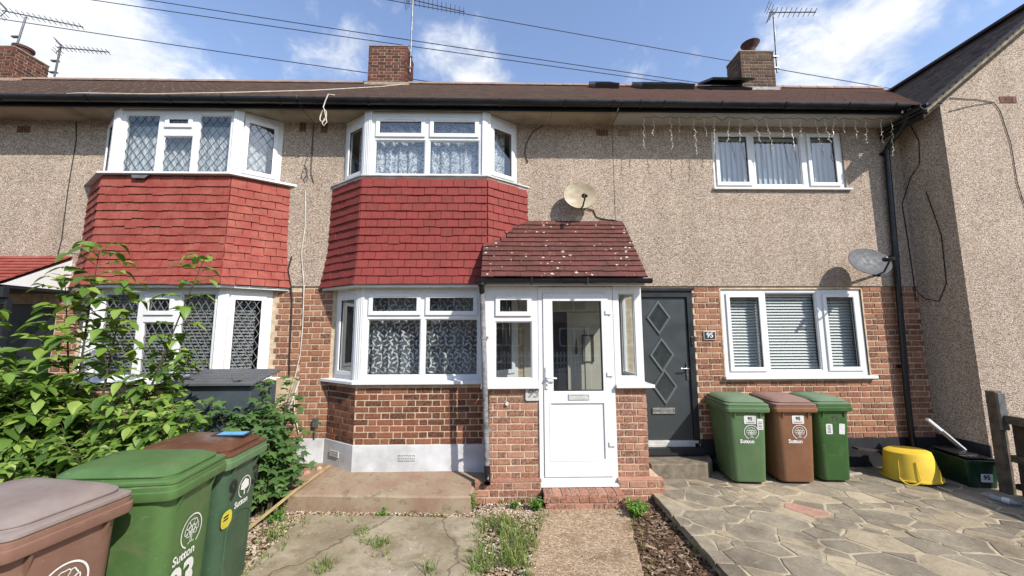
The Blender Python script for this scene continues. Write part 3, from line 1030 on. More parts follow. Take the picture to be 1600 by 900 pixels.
t = NT('weathered_grey_pipe'); c = t.mix(t.mr(t.noise(14, 6, .7), .4, .62), lin(160, 160, 162), lin(104, 102, 102)); c = t.mix(t.mr(t.noise(30, 4, .7), .6, .7), c, lin(176, 174, 170)); t.col(c); t.set(.6, .4); M['greypipe'] = t.mat
m = MB()
m.tube([(-.277, PY - .10, 2.38), (-.262, PY - .085, 1.9), (-.235, PY - .085, 1.2), (-.205, PY - .085, .26), (-.2, PY - .085, .19)], .034, 14)
dp = m.build('downpipe', M['greypipe'], H93, smooth=50)
m = MB()
m.tube([(-.205, PY - .085, .22), (-.199, PY - .088, .12), (-.197, PY - .11, .055), (-.197, PY - .15, .035)], .039, 14, caps=False)
m.tube([(-.197, PY - .10, .06), (-.197, PY - .12, .05)], .03, 12)
m.build('pipe_shoe', M['black_plastic'], dp, smooth=50)
for z, x in ((.62, -.217), (1.75, -.257)):
    m = MB()
    m.tube([(x, PY - .085, z - .018), (x, PY - .085, z + .018)], .039, 14)
    m.bar((x - .03, PY - .06, z), (x + .06, PY - .03, z), .012, .03)
    m.build('pipe_clip', M['greypipe'], dp, smooth=50)

# porch door
D = frame_matrix((.441, PY - .015, -.02), (1, 0, 0))
m = MB(); m.plate(0, .968, 0, 2.42, [(.06, .908, .07, 2.34)], 0, .07, D)
df = m.build('door_frame', M['upvc'], H93, bevel=.004)
m = MB(); m.plate(.062, .906, .072, 2.338, [(.185, .815, 1.10, 2.235), (.13, .83, .26, .965)], -.014, .04, D)
dr = m.build('door', M['upvc'], H93, bevel=.005)
m = MB(); ring_plate(m, D, (.185, .815, 1.10, 2.235), .012, -.006, .03); m.build('gasket', M['black_plastic'], dr)
m = MB(); m.add([(.196, .01, 1.111), (.804, .01, 1.111), (.804, .01, 2.224), (.196, .01, 2.224)], [(0, 1, 2, 3)], D); m.build('pane', M['glass'], dr)
m = MB(); m.box(.131, .829, .0, .03, .261, .964, D); m.build('lower_panel', M['upvc'], dr)
m = MB(); ring_plate(m, D, (.125, .835, .255, .97), .022, -.017, .008); m.build('panel_moulding', M['upvc'], dr, bevel=.006)
m = MB(); m.plate(.37, .635, .995, 1.065, [(.385, .62, 1.008, 1.052)], -.026, -.01, D); m.box(.386, .619, -.022, -.012, 1.009, 1.051, D); m.build('letter_plate', M['upvc_old'], dr, bevel=.003)
m = MB()
m.box(.082, .118, -.03, -.012, 1.13, 1.40, D)
m.tube([(.1, -.02, 1.27), (.1, -.06, 1.27), (.13, -.066, 1.268), (.22, -.066, 1.262)], .011, 8, D)
m.build('handle', M['upvc'], dr, smooth=40, bevel=.004)
m = MB(); m.box(.094, .106, -.033, -.028, 1.165, 1.195, D); m.build('keyhole', M['steel'], dr)
for z in (.46, 1.31, 2.09):
    m = MB(); m.box(.862, .942, -.03, -.0, z - .03, z + .025, D)
    m.build('hinge', M['upvc'], dr, bevel=.006)
m = MB(); m.box(.435, 1.415, PY - .06, PY + .06, -.045, -.018); m.box(.45, 1.40, PY - .075, PY - .055, -.05, -.03); m.build('threshold', M['upvc'], H93, bevel=.003)
# inner porch: back wall with cream door and glazed panel coloured as a dim doorway
m = MB(); m.box(.30, .545, -.01, .0, .05, 2.4); m.box(1.55, 1.70, -.01, .0, .05, 2.4); m.box(.545, 1.55, -.01, .0, 2.12, 2.4)
m.build('porch_inner_wall', M['cream'], H93)
m = MB(); m.box(.55, .93, .03, .05, .06, 2.115); m.build('inner_glazed_panel', M['dim_glass'], H93)
m = MB(); m.plate(.94, 1.545, .06, 2.115, [(1.0, 1.2, .2, .8), (1.28, 1.48, .2, .8), (1.0, 1.2, .98, 1.9), (1.28, 1.48, .98, 1.9)], .0, .04)
m.box(.94, 1.545, .016, .05, .06, 2.11)
idr = m.build('inner_door', M['cream'], H93, bevel=.004)
m = MB(); m.plate(1.16, 1.33, 1.38, 1.78, [(1.175, 1.315, 1.395, 1.765)], -.014, .004); m.tube([(1.07, -.01, 1.5), (1.07, -.02, 1.72)], [.022, .006], 8); m.build('door_knocker', M['wire_brown'], idr)
m = MB(); m.box(-.15, 1.70, PY + .11, -.02, -.1, .0); m.build('porch_floor', M['terracotta'], H93)
# meters on the wall
# ---- house 95
X0, X1 = 1.719, 6.34
shell(H95, X0, X1, -.13)
WU = (3.297, 5.402, 4.05, 5.0)
WL = (3.283, 5.454, 1.172, 2.458)
DR = (1.95, 2.845, .13, 2.435)
m = MB()
m.plate(X0, X1, PEB, SOF + .01, [WU], -.014, .16)
w95 = m.build('pebbledash_wall', M['pebble'], H95)
m = MB()
m.plate(X0, X1, -.15, PEB - .003, [WL, DR], .008, .16)
bw95 = m.build('brick_wall', M['mortar'], H95)
m = MB(); m.box(2.85, X1 - .002, -.006, .05, -.15, .275); m.build('painted_plinth', M['black_paint'], bw95)
brick_run(bw95, 'brick95', (2.85, 0, 0), (1, 0, 0), X1 - 2.853, .281, 27, holes=[(WL[0] - 2.85, WL[1] - 2.85, WL[2] - .04, WL[3])], shift=.03)
flush_bricks(300)
U1 = (1, 0, 0)
L, H = WU[1] - WU[0], WU[3] - WU[2]
window(H95, (WU[0], .01, WU[2]), U1, L, H, [(.075, .60, .07, H - .055, True), (.69, 1.44, .07, H - .055, False), (1.56, L - .09, .07, H - .055, True)], gl='glass_sky')
m = MB(); m.box(WU[0] - .03, WU[1] + .06, -.06, .07, WU[2] - .03, WU[2] - .002); m.build('sill', M['upvc'], H95, bevel=.004)
L, H = WL[1] - WL[0], WL[3] - WL[2]
window(H95, (WL[0], .02, WL[2]), U1, L, H, [(.10, .615, .085, H - .085, True), (.69, 1.485, .07, H - .05, False), (1.59, L - .095, .085, H - .085, True)])
m = MB(); m.box(WL[0] - .04, WL[1] + .06, -.07, .08, WL[2] - .045, WL[2] - .002); m.build('sill', M['upvc'], H95, bevel=.004)
m = MB(); m.plate(WL[0] - .02, WL[1] + .02, WL[2], WL[3] + .012, [(WL[0], WL[1], WL[2] - 1, WL[3])], -.002, .03); m.build('frame_sealant', M['mortar'], H95)
airbrick(w95, 1.898, -.012, 4.943, .18, .1, 7, 4, 'mortar_grey')
# door
D = frame_matrix((1.95, .02, .13), (1, 0, 0))
W_, H_ = .895, 2.30
m = MB(); m.plate(0, W_, .09, H_, [(.07, W_ - .085, .09, H_ - .09)], -.02, .08, D); m.build('door_frame', M['frame95'], H95, bevel=.005)
m = MB()
m.box(.071, W_ - .086, .012, .06, .13, H_ - .092, D)
dr = m.build('door', M['door95'], H95, bevel=.003)
for cz in (1.875, 1.325, .88 - .0):
    pass
for cx, cz in ((.375, 1.90), (.40, 1.345), (.425, .885)):
    w, h = .165, .235
    def dia(s): return [(cx - w * s, cz), (cx, cz - h * s), (cx + w * s, cz), (cx, cz + h * s)]
    m = MB()
    rs = []
    for s, v in ((1.12, .012), (1.1, -.004), (1.0, -.008), (.9, -.001), (.86, .009)):
        rs.append([(x, v, z) for x, z in dia(s)])
    m.loft(rs, False, False, D)
    bd = m.build('diamond_bead', M['diamond'], dr)
    m = MB(); m.add([(x, .0085, z) for x, z in dia(.9)], [(0, 1, 2, 3)], D); m.build('diamond_pane', M['glass_dark'] if 'glass_dark' in M else M['frame95'], dr)
m = MB(); m.plate(.22, .555, .50, .585, [(.24, .535, .517, .568)], -.006, .013, D); m.box(.242, .533, -.001, .013, .519, .566, D); m.build('letter_plate', M['chrome'], dr, bevel=.003)
m = MB(); m.box(.752, .782, -.004, .013, .99, 1.23, D); m.tube([(.767, .005, 1.15), (.767, -.045, 1.15), (.745, -.052, 1.15), (.655, -.052, 1.152)], .010, 8, D); m.tube([(.767, .0, 1.045), (.767, -.015, 1.045)], .012, 8, D); m.build('handle', M['chrome'], dr, smooth=40)
m = MB(); m.box(.07, W_ - .086, -.035, .06, .045, .088, D); m.box(.05, W_ - .03, -.025, .06, .088, .128, D); m.build('threshold', M['upvc_old'], dr, bevel=.004)  # pale trim material on the threshold stands in for bright chrome sheen
m = MB(); m.box(.838, .868, -.035, -.02, 1.48, 1.62, D); db = m.build('doorbell', M['frame95'], H95, bevel=.004)
m = MB(); m.tube([(.853, -.034, 1.515), (.853, -.039, 1.515)], .009, 12, D); m.build('bell_button', M['chrome'], db)
m = MB(); m.box(-.1, W_ + .02, -.10, .08, -.2, .045, D); m.build('door_riser', M['black_paint'], H95)
m = MB()
m.prism([(1.96, -.40), (2.70, -.40), (2.88, -.22), (2.95, -.02), (1.96, -.02)], -.14, .065)
m.build('door_step', None or surf('worn_concrete_step', lin(152, 140, 120), lin(112, 102, 88), 9, .9, .6, 60), H95, bevel=.012)
m = MB(); m.box(2.02, 2.8, -.09, -.03, .066, .085); m.build('door_mat', M['black_plastic'], H95)
m = MB(); m.box(2.0, 2.86, -.03, .02, 2.437, 2.475); m.build('door_head_trim', M['frame95'], H95)
gutter(H95, X0, X1 - .32, [2.0, 2.35, 3.2, 4.15, 5.1, 5.8])
soffit(H95, X0, X1, M['soffit_new'], (3.4, 5.1))
rf95 = main_roof(H95, X0, 9.6, M['roof95'])
# roof windows
A = math.atan(PITCH)
def roof_window(x0, x1, y, ln, openang=0):
    z = EAVE_Z + PITCH * (y - EAVE_Y)
    Mx = Matrix.Translation((x0, y, z)) @ Matrix.Rotation(A, 4, 'X')
    w = x1 - x0
    m = MB()
    for a in ((0, w, 0, .07), (0, w, ln - .07, ln), (0, .07, .07, ln - .07), (w - .07, w, .07, ln - .07)):
        m.box(a[0], a[1], a[2], a[3], -.02, .08, Mx)
    o = m.build('roof_window', M['fascia'], rf95)
    Mo = Mx @ Matrix.Translation((0, ln, .085)) @ Matrix.Rotation(openang, 4, 'X') @ Matrix.Translation((0, -ln, 0))
    m = MB()
    for a in ((0, w, 0, .08), (0, w, ln - .08, ln), (0, .08, .08, ln - .08), (w - .08, w, .08, ln - .08)):
        m.box(a[0] + .002, a[1] - .002, a[2] + .002, a[3] - .002, 0, .05, Mo)
    m.box(.06, w - .06, .06, ln - .06, .015, .03, Mo)
    m.build('opening_frame', M['black_plastic'], rf95)
roof_window(2.05, 2.6, 2.3, .75)
roof_window(3.1, 4.3, 2.28, .8)
roof_window(4.65, 5.6, 2.25, .7, -.2)
chimney(H95, 5.64, 6.45, 2.6, 3.15, 7.5, 8.5, 'brickchim2', pot='lead')
ch95 = [o for o in H95.children if o.name.startswith('chimney')][-1]
m = MB(); m.lathe([(.13, 0), (.115, .1), (.10, .2), (.11, .22), (.2, .34), (.21, .36), (.16, .345), (.1, .25)], 20, Matrix.Translation((6.08, 2.85, 8.52))); m.build('chimney_pot', M['pot'], ch95, smooth=40)
# downpipe with offset
m = MB()
m.tube([(6.03, -.47, 5.1), (6.035, -.46, 5.0), (6.06, -.36, 4.9), (6.06, -.2, 4.79), (6.055, -.09, 4.70), (6.05, -.075, 4.6), (5.99, -.075, 3.0), (5.9, -.075, .9), (5.89, -.075, .22)], .037, 14)
dp = m.build('downpipe', M['black_plastic'], H95, smooth=50)
m = MB()
m.tube([(5.89, -.075, .28), (5.89, -.08, .15), (5.89, -.1, .09), (5.89, -.14, .06)], .043, 14)
m.build('pipe_shoe', M['black_plastic'], dp, smooth=50)
for z, x in ((4.62, 6.05), (2.95, 5.987), (1.3, 5.917)):
    m = MB(); m.tube([(x, -.075, z - .03), (x, -.075, z + .03)], .044, 14); m.box(x - .06, x + .06, -.04, -.01, z - .02, z + .02)
    m.build('pipe_collar', M['black_plastic'], dp, smooth=50)

# ---- house 91
X0, X1 = -7.62, -2.954
C91 = -4.745
shell(H91, X0, X1, -.2)
m = MB()
m.plate(X0, X1, PEB, SOF + .01, [(C91 - 1.33, C91 + 1.33, 4.05, SOF + .02), (C91 - 1.2, C91 + 1.2, 2.4, 2.6)], -.014, .16)
w91 = m.build('pebbledash_wall', M['pebble'], H91)
m = MB()
m.plate(X0, X1, -.2, PEB - .003, [(C91 - 1.33, C91 + 1.33, 1.17, 2.47), (-7.55, -6.5, .0, 2.25)], .008, .16)
bw91 = m.build('brick_wall', M['mortar'], H91)
brick_run(bw91, 'brick95', (C91 + HO + .004, 0, 0), (1, 0, 0), X1 - C91 - HO - .004, -.12, 31, shift=.2)
brick_run(bw91, 'brick95', (-6.48, 0, 0), (1, 0, 0), C91 - HO + 6.47, -.12, 31, shift=.1)
m = MB(); bay_band(m, C91, -.008, -.008, -.1, 1.12, .12)
ba91 = m.build('bay_brick_wall', M['mortar'], H91)
P = bay(C91, 0)
for s in range(3):
    A_, B_ = Vector(P[s]), Vector(P[s + 1])
    brick_run(ba91, 'brick95', (A_.x, A_.y, 0), (B_.x - A_.x, B_.y - A_.y, 0), (B_ - A_).length - .003, -.1, 14)
flush_bricks(240)
def f91(L, H):
    return [(.11, .585, .03, H - .075, False), (.665, 1.085, .03, .60, False), (.70, 1.05, .745, H - .12, True), (1.16, L - .11, .03, H - .075, False)]
def s91(L, H): return [(.1, L - .1, .085, H - .12, True)]
def f91l(L, H):
    return [(.11, .585, .06, H - .075, False), (.665, 1.085, .06, .78, False), (.70, 1.05, .90, H - .12, True), (1.16, L - .11, .06, H - .075, False)]
bay_windows(H91, C91, 4.07, SOF - .004, f91, s91, lead=(.115, .165), gl='glass_sky')
bay_windows(H91, C91, 1.19, 2.44, f91l, s91, lead=(.10, .165), leadmat='came_white')
sill(H91, bay(C91, .12), bay(C91, -.05), 4.065, .03, M['upvc'])
sill(H91, bay(C91, .075), bay(C91, -.05), 1.188, .04, M['upvc'])
m = MB(); bay_band(m, C91, .04, .05, 3.97, 4.034, .06); m.build('lead_flashing', M['black_paint'], H91)
m = MB(); m.add([(-5.2, -.47, 4.03), (-4.95, -.47, 4.03), (-5.0, -.485, 3.965), (-5.17, -.485, 3.97)], [(0, 1, 2, 3)]); m.build('loose_flashing', M['lead'], H91)
apron(H91, C91, M['tile91'], 3.98, 2.475, 13, .168, 1.9)
gutter(H91, X0, X1, [-7.1, -5.9, -4.75, -4.0, -3.2])
soffit(H91, X0, X1, M['soffit_old'], (-6.3, -4.5))
main_roof(H91, X0, X1, M['roof'])
airbrick(w91, -3.123, -.012, 5.0, .1, .15, 4, 5, 'terracotta')
airbrick(w91, -7.34, -.012, 4.925, .19, .1, 7, 4, 'terracotta')
# canopy over the door of 91
m = MB()
m.loft([[(x, -.74, 2.46), (x, -.01, 2.92), (x, -.01, 2.82), (x, -.74, 2.42)] for x in (-7.6, -6.36)])
cn = m.build('canopy_roof', M['felt'], H91)
tc_ = tile_mesh(M['tile91'], name='tile')
SB = Vector((0, .74, .46)).normalized()
for r in range(8):
    base = Vector((-7.6, -.78, 2.465)) + SB * (.11 * r)
    u = 0 if r % 2 == 0 else -.084
    while u < 1.25:
        a, b = max(0, u), min(1.25, u + .168); u += .168
        if b - a < .02: continue
        inn = SB.cross(Vector((1, 0, 0)))
        mt = Matrix((Vector((1, 0, 0)), inn, SB)).transposed().to_4x4()
        mt.translation = Vector((base.x + (a + b) / 2, base.y, base.z)) - inn * .012
        mt = mt @ Matrix.Rotation(-.06, 4, 'X') @ Matrix.Diagonal((b - a - .003, 1, 1.02, 1))
        link('roof_tile', tc_, cn, matrix=mt)
m = MB(); m.add([(-6.345, -.76, 2.44), (-6.345, 0, 2.44), (-6.345, 0, 2.9), (-6.375, -.76, 2.44), (-6.375, 0, 2.44), (-6.375, 0, 2.9)], [(0, 1, 2), (5, 4, 3), (0, 2, 5, 3), (0, 3, 4, 1)]); m.build('canopy_cheek', M['upvc'], H91)
m = MB(); m.box(-7.6, -6.345, -.74, -.68, 2.28, 2.43); m.box(-7.6, -6.345, -.68, -.0, 2.40, 2.43); m.build('canopy_beam', M['frame95'], H91)
m = MB(); m.box(-7.55, -6.5, .05, .1, 0, 2.25); m.build('front_door', M['frame95'], H91)
m = MB(); m.plate(-6.62, -6.36, -.1, 2.28, [(-6.59, -6.39, .9, 2.2)], -.68, -.62); m.build('porch_post', M['frame95'], H91)
# ---- house 89 (roof and chimney in view)
m = MB(); m.box(-13.0, -7.622, -.014, .16, -.2, SOF + .01); m.build('wall', M['pebble'], H89)
shell(H89, -13.0, -7.622, -.2)
gutter(H89, -13.0, -7.622, [-8.3, -9.6])
soffit(H89, -13.0, -7.622, M['soffit_old'])
main_roof(H89, -13.0, -7.622, M['roof'])
c89 = chimney(H89, -12.55, -11.6, 2.9, 3.6, 7.6, 8.62, 'brickchim')
m = MB(); m.lathe([(.16, 0), (.16, .12), (.19, .14), (.19, .2), (.13, .2)], 16, Matrix.Translation((-11.85, 3.25, 8.64))); m.build('chimney_pot', M['pot'], c89, smooth=40)

# ---- house 97, gable wall standing forward
m = MB()
GX = 8.85
poly = [(6.345, -.15), (11.4, -.15), (11.4, 5.1), (GX, 7.12), (6.345, 5.1)]
m.loft([[(x, y, z) for x, z in poly] for y in (-.62, 3.0)])
w97 = m.build('gable_wall', M['pebble97'], H97)
m = MB(); m.box(6.337, 6.36, -.63, .0, -.15, .33); m.build('painted_plinth', M['black_paint'], H97)
S97 = 0.807
def z97(x): return 5.165 + S97 * (x - 6.273)
m = MB()
aa = math.atan(S97)
ln = (GX - 6.0) / cos(aa)
tile_field(m, (6.0, 4.5, z97(6.0)), (0, -1, 0), (cos(aa), 0, sin(aa)), 5.22, ln, .17, .12, th=.016, jit=.002, skip=lambda u, s: False)
rf = m.build('roof', M['roof97'], H97)
m = MB()
m.loft([[(6.03, y, z97(6.03) - .03), (GX, y, z97(GX) - .02), (11.7, y, z97(6.0) - .03), (11.7, y, z97(6.0) - .13), (GX, y, z97(GX) - .14), (6.03, y, z97(6.03) - .12)] for y in (-.66, 4.6)])
m.build('roof_deck', M['felt'], rf)
m = MB()
m.loft([[(6.05, y, z97(6.05) - .005), (GX, y, z97(GX) - .005), (GX, y, z97(GX) - .055), (6.05, y, z97(6.05) - .055)] for y in (-.70, -.615)])
m.build('verge_mortar', surf('mossy_verge_mortar', lin(176, 166, 140), lin(120, 112, 84), 9, .95, .5, 40), rf)
m = MB()
for k in range(26):      # the ragged cut tile ends over the mortar
    x = 6.08 + k * .108
    z = z97(x)
    m.add([(x, -.725 - random.uniform(0, .012), z + .02), (x + .14, -.715, z + .02 + .14 * S97), (x + .14, -.60, z + .045 + .14 * S97), (x, -.58, z + .05), (x, -.725, z - .005), (x + .14, -.715, z + .14 * S97 - .008)], [(0, 1, 2, 3), (4, 5, 1, 0), (4, 0, 3)])
m.build('verge_tile', M['roof97'], rf)['kind'] = 'stuff'
m = MB()
y = -.7
while y < 4.5:
    m.loft([[(GX + .13 * cos(pi * k / 8), yy, z97(GX) - .02 + .1 * sin(pi * k / 8)) for k in range(9)] for yy in (y + .003, y + .44)])
    y += .44
m.build('ridge_tile', M['roof97'], rf, smooth=50)['kind'] = 'stuff'
m = MB()
n = 10
ring = [(5.975 + .06 * cos(pi + pi * k / n), 5.06 + .08 * sin(pi + pi * k / n)) for k in range(n + 1)] + [(5.975 + .053 * cos(pi + pi * k / n), 5.06 + .072 * sin(pi + pi * k / n)) for k in range(n, -1, -1)]
m.loft([[(x + .06, y, z) for x, z in ring] for y in (-.68, -.43)])
m.build('side_gutter', M['black_plastic'], H97, smooth=40)
m = MB(); m.box(6.075, 6.10, -.68, -.40, 4.93, 5.07); m.box(6.10, 6.345, -.66, -.40, 5.077, 5.09); m.build('side_fascia', M['fascia'], H97)
m = MB(); m.box(6.10, 6.345, -.655, -.40, 5.068, 5.0765); m.build('side_soffit', M['soffit_new'], H97)
airbrick(w97, 7.376, -.618, 5.175, .25, .1, 1, 5, 'terracotta', 'pot')
# ------------------------------------------------------------ ground
GZ = -.22
m = MB(); m.add([(-600, -600, -.30), (600, -600, -.30), (600, 600, -.30), (-600, 600, -.30)], [(0, 1, 2, 3)])
g_ = m.build('ground', surf('asphalt_and_earth', lin(112, 106, 98), lin(94, 90, 86), .3, .95, .3, 40)); structure(g_)
soil = NT('bare_soil'); c = soil.mix(soil.mr(soil.noise(7, 7, .7), .35, .7), lin(122, 100, 78), lin(82, 66, 52)); c = soil.bright(c, soil.noise(70, 3, .6), .7, 1.3); soil.col(c); soil.set(.95, .1); soil.bump(soil.noise(40, 6, .7), 1.0, .02)
def sheet(name, poly, z, mat, base=None, nx=0):
    mb = MB()
    if base is None: base = z - .07
    mb.prism(poly, base, z)
    return mb.build(name, mat)
o = sheet('garden_soil', [(-9, .05), (-9, -6.5), (1.82, -6.5), (1.85, .05)], GZ - .012, soil.mat, -.31); structure(o)
conc = NT('old_concrete')
n1 = conc.noise(1.6, 8, .66); n2 = conc.noise(7, 7, .7); n3 = conc.noise(75, 3, .6)
c = conc.mix(conc.mr(n1, .36, .66), lin(190, 176, 150), lin(152, 138, 114))
c = conc.mix(conc.mr(n2, .5, .75), c, lin(130, 116, 92))
c = conc.mix(conc.math('MULTIPLY', conc.mr(conc.noise(2.4, 5, .6, dist=.6), .55, .7), .6), c, lin(196, 188, 168))
c = conc.mix(conc.math('MULTIPLY', conc.mr(conc.noise(20, 6, .7), .58, .66), conc.mr(conc.noise(1.2, 4, .6), .45, .6, 0.0, .75)), c, lin(220, 212, 194))
c = conc.mix(conc.math('MULTIPLY', conc.mr(conc.noise(3.3, 7, .7), .56, .7), .5), c, lin(122, 116, 80))
c = conc.bright(c, n3, .78, 1.24)
cr = conc.n('ShaderNodeTexVoronoi', feature='DISTANCE_TO_EDGE'); cr.inputs['Scale'].default_value = .62
wv = conc.n('ShaderNodeVectorMath', operation='ADD'); nv = conc.n('ShaderNodeTexNoise'); nv.inputs['Scale'].default_value = 2.4; nv.inputs['Detail'].default_value = 6
sc_ = conc.n('ShaderNodeVectorMath', operation='SCALE'); sc_.inputs['Scale'].default_value = .55
conc.l(conc.coords(), nv.inputs['Vector']); conc.l(nv.outputs['Color'], sc_.inputs[0]); conc.l(sc_.outputs[0], wv.inputs[0]); conc.l(conc.coords(), wv.inputs[1]); conc.l(wv.outputs[0], cr.inputs['Vector'])
crk = conc.mr(cr.outputs['Distance'], .0, .011, 1.0, 0.0)
c = conc.mix(conc.math('MULTIPLY', crk, .6), c, lin(74, 66, 54))
conc.col(c); conc.set(.92, .15)
hb = conc.math('SUBTRACT', conc.math('ADD', conc.math('MULTIPLY', n2, .6), conc.math('MULTIPLY', n3, .3)), conc.math('MULTIPLY', crk, .5))
conc.bump(hb, .6, .012)
M['concrete'] = conc.mat
def rag(p, q, n, a):
    return [(p[0] + (q[0] - p[0]) * k / n + random.uniform(-a, a), p[1] + (q[1] - p[1]) * k / n + random.uniform(-a, a)) for k in range(n)]
poly = rag((-2.2, -1.12), (-2.2, -6.2), 30, .02) + rag((-2.2, -6.2), (-.25, -6.2), 4, .02) + rag((-.25, -6.2), (-.24, -1.24), 34, .018) + rag((-.24, -1.24), (-2.2, -1.12), 16, .015)
sheet('concrete_slab', poly, GZ + .02, M['concrete'])
structure(bpy.data.objects['concrete_slab'])
# red painted slab beside the bay
rs = NT('red_stained_concrete')
n1 = rs.noise(2.2, 7, .66); n2 = rs.noise(9, 6, .7)
c = rs.mix(rs.mr(n1, .38, .62), lin(166, 134, 114), lin(178, 162, 136))
c = rs.mix(rs.mr(n2, .52, .74), c, lin(136, 114, 92)); c = rs.bright(c, rs.noise(80, 3, .6), .85, 1.18)
rs.col(c); rs.set(.9, .15); rs.bump(n2, .5, .01)
m = MB()
poly = rag((-3.0, .0), (-2.55, -.98), 6, .01) + rag((-2.55, -.98), (-1.95, -1.02), 5, .01) + rag((-1.95, -1.02), (-.40, -1.10), 12, .012) + [(-.38, -1.09), (-.36, -.86), (-.2, -.6), (-.2, .0)]
cen = (-1.4, -.4)
r0 = [(x, y, GZ - .03) for x, y in poly]; r1 = [(x, y, -.055 if y < -.5 else -.01) for x, y in poly]
r2 = [(x + (cen[0] - x) * .02, y + (cen[1] - y) * .025, (-.035 if y < -.5 else .004)) for x, y in poly]
r3 = [(x + (cen[0] - x) * .35, y + (cen[1] - y) * .35, -.008 if y < -.5 else .006) for x, y in poly]
m.loft([r0, r1, r2, r3])
structure(m.build('front_slab', rs.mat, smooth=35))
m = MB(); m.box(-2.03, -2.005, -1.03, -.4, -.03, -.0); 
# path: exposed aggregate
pa = NT('exposed_aggregate_path')
v = pa.voro(70); sep = pa.n('ShaderNodeSeparateColor'); pa.l(v.outputs['Color'], sep.inputs[0])
c = pa.ramp(sep.outputs[0], [(0, lin(146, 122, 98)), (.4, lin(176, 150, 120)), (.75, lin(192, 168, 138)), (1, lin(212, 194, 170))])
c = pa.bright(c, pa.noise(2.5, 6, .65), .8, 1.18); c = pa.mix(pa.mr(pa.noise(3.5, 6, .7), .55, .7), c, lin(128, 104, 80))
pa.col(c); pa.set(.92, .15); pa.bump(pa.math('SUBTRACT', 1.0, v.outputs['Distance']), .7, .008)
poly = rag((.44, -1.02), (-.55, -6.2), 30, .014) + rag((-.55, -6.2), (.4, -6.2), 3, .01) + rag((.4, -6.2), (1.42, -1.02), 30, .014) + [(1.42, -1.0)]
poly = [(.44, -1.0)] + rag((.44, -1.04), (.12, -2.6), 12, .014) + [(-.4, -6.2), (.75, -6.2)] + rag((1.1, -2.6), (1.42, -1.04), 12, .014) + [(1.42, -1.0)]
sheet('garden_path', poly, GZ + .012, pa.mat); structure(bpy.data.objects['garden_path'])

# crazy paving of 95
PZ = -.13
stone_mats = []
def stone(name, c1, c2, c3):
    t = NT(name)
    c = t.mix(t.mr(t.noise(3.2, 7, .68), .36, .66), lin(*c1), lin(*c2))
    c = t.mix(t.mr(t.noise(1.1, 5, .6), .5, .68), c, lin(*c3))
    c = t.mix(t.math('MULTIPLY', t.mr(t.noise(5.5, 8, .72), .56, .66), .55), c, lin(196, 184, 158))
    c = t.mix(t.math('MULTIPLY', t.mr(t.noise(1.9, 6, .65), .54, .68), .6), c, lin(104, 96, 82))
    c = t.bright(c, t.noise(60, 4, .65), .75, 1.25); c = t.bright(c, t.rnd(), .82, 1.14)
    t.col(c); t.set(.85, .2); t.bump(t.noise(22, 6, .7), .7, .012)
    return t.mat
SG = stone('grey_paving_stone', (176, 164, 142), (150, 140, 122), (126, 116, 100))
SBf = stone('buff_paving_stone', (204, 188, 160), (182, 166, 138), (156, 142, 120))
SP = stone('pink_paving_stone', (206, 158, 138), (196, 146, 126), (176, 142, 122))
mort = surf('paving_mortar', lin(206, 192, 160), lin(134, 122, 100), 2.5, .95, .6, 50, detail=8, lo=.42, hi=.7)
pv = sheet('crazy_paving', [(1.83, .0), (1.80, -2.6), (1.76, -6.2), (6.30, -6.2), (6.34, .0)], PZ - .0015, mort, -.31); structure(pv)
def clip(poly, p, n):
    out_ = []
    for i in range(len(poly)):
        a, b = poly[i], poly[(i + 1) % len(poly)]
        da = (a[0] - p[0]) * n[0] + (a[1] - p[1]) * n[1]; db = (b[0] - p[0]) * n[0] + (b[1] - p[1]) * n[1]
        if da <= 0: out_.append(a)
        if (da < 0 < db) or (db < 0 < da):
            t_ = da / (da - db); out_.append((a[0] + (b[0] - a[0]) * t_, a[1] + (b[1] - a[1]) * t_))
    return out_
rp = random.Random(5)
ca, sa = cos(radians(-33)), sin(radians(-33))        # the stones run on a slant
def toL(x, y): return ((x * ca + y * sa) / 1.4, -x * sa + y * ca)
def toW(u, v): return (u * 1.4 * ca - v * sa, u * 1.4 * sa + v * ca)
seeds = []
for _k in range(9000):
    p_ = (rp.uniform(1.6, 6.5), rp.uniform(-2.95, .1))
    q_ = toL(*p_)
    rad = rp.choice((.10, .15, .2, .24, .26))
    if all((q_[0] - s_[0]) ** 2 + (q_[1] - s_[1]) ** 2 > ((rad + s_[2]) * .5) ** 2 for s_ in seeds): seeds.append((q_[0], q_[1], rad))
    if len(seeds) > 290: break
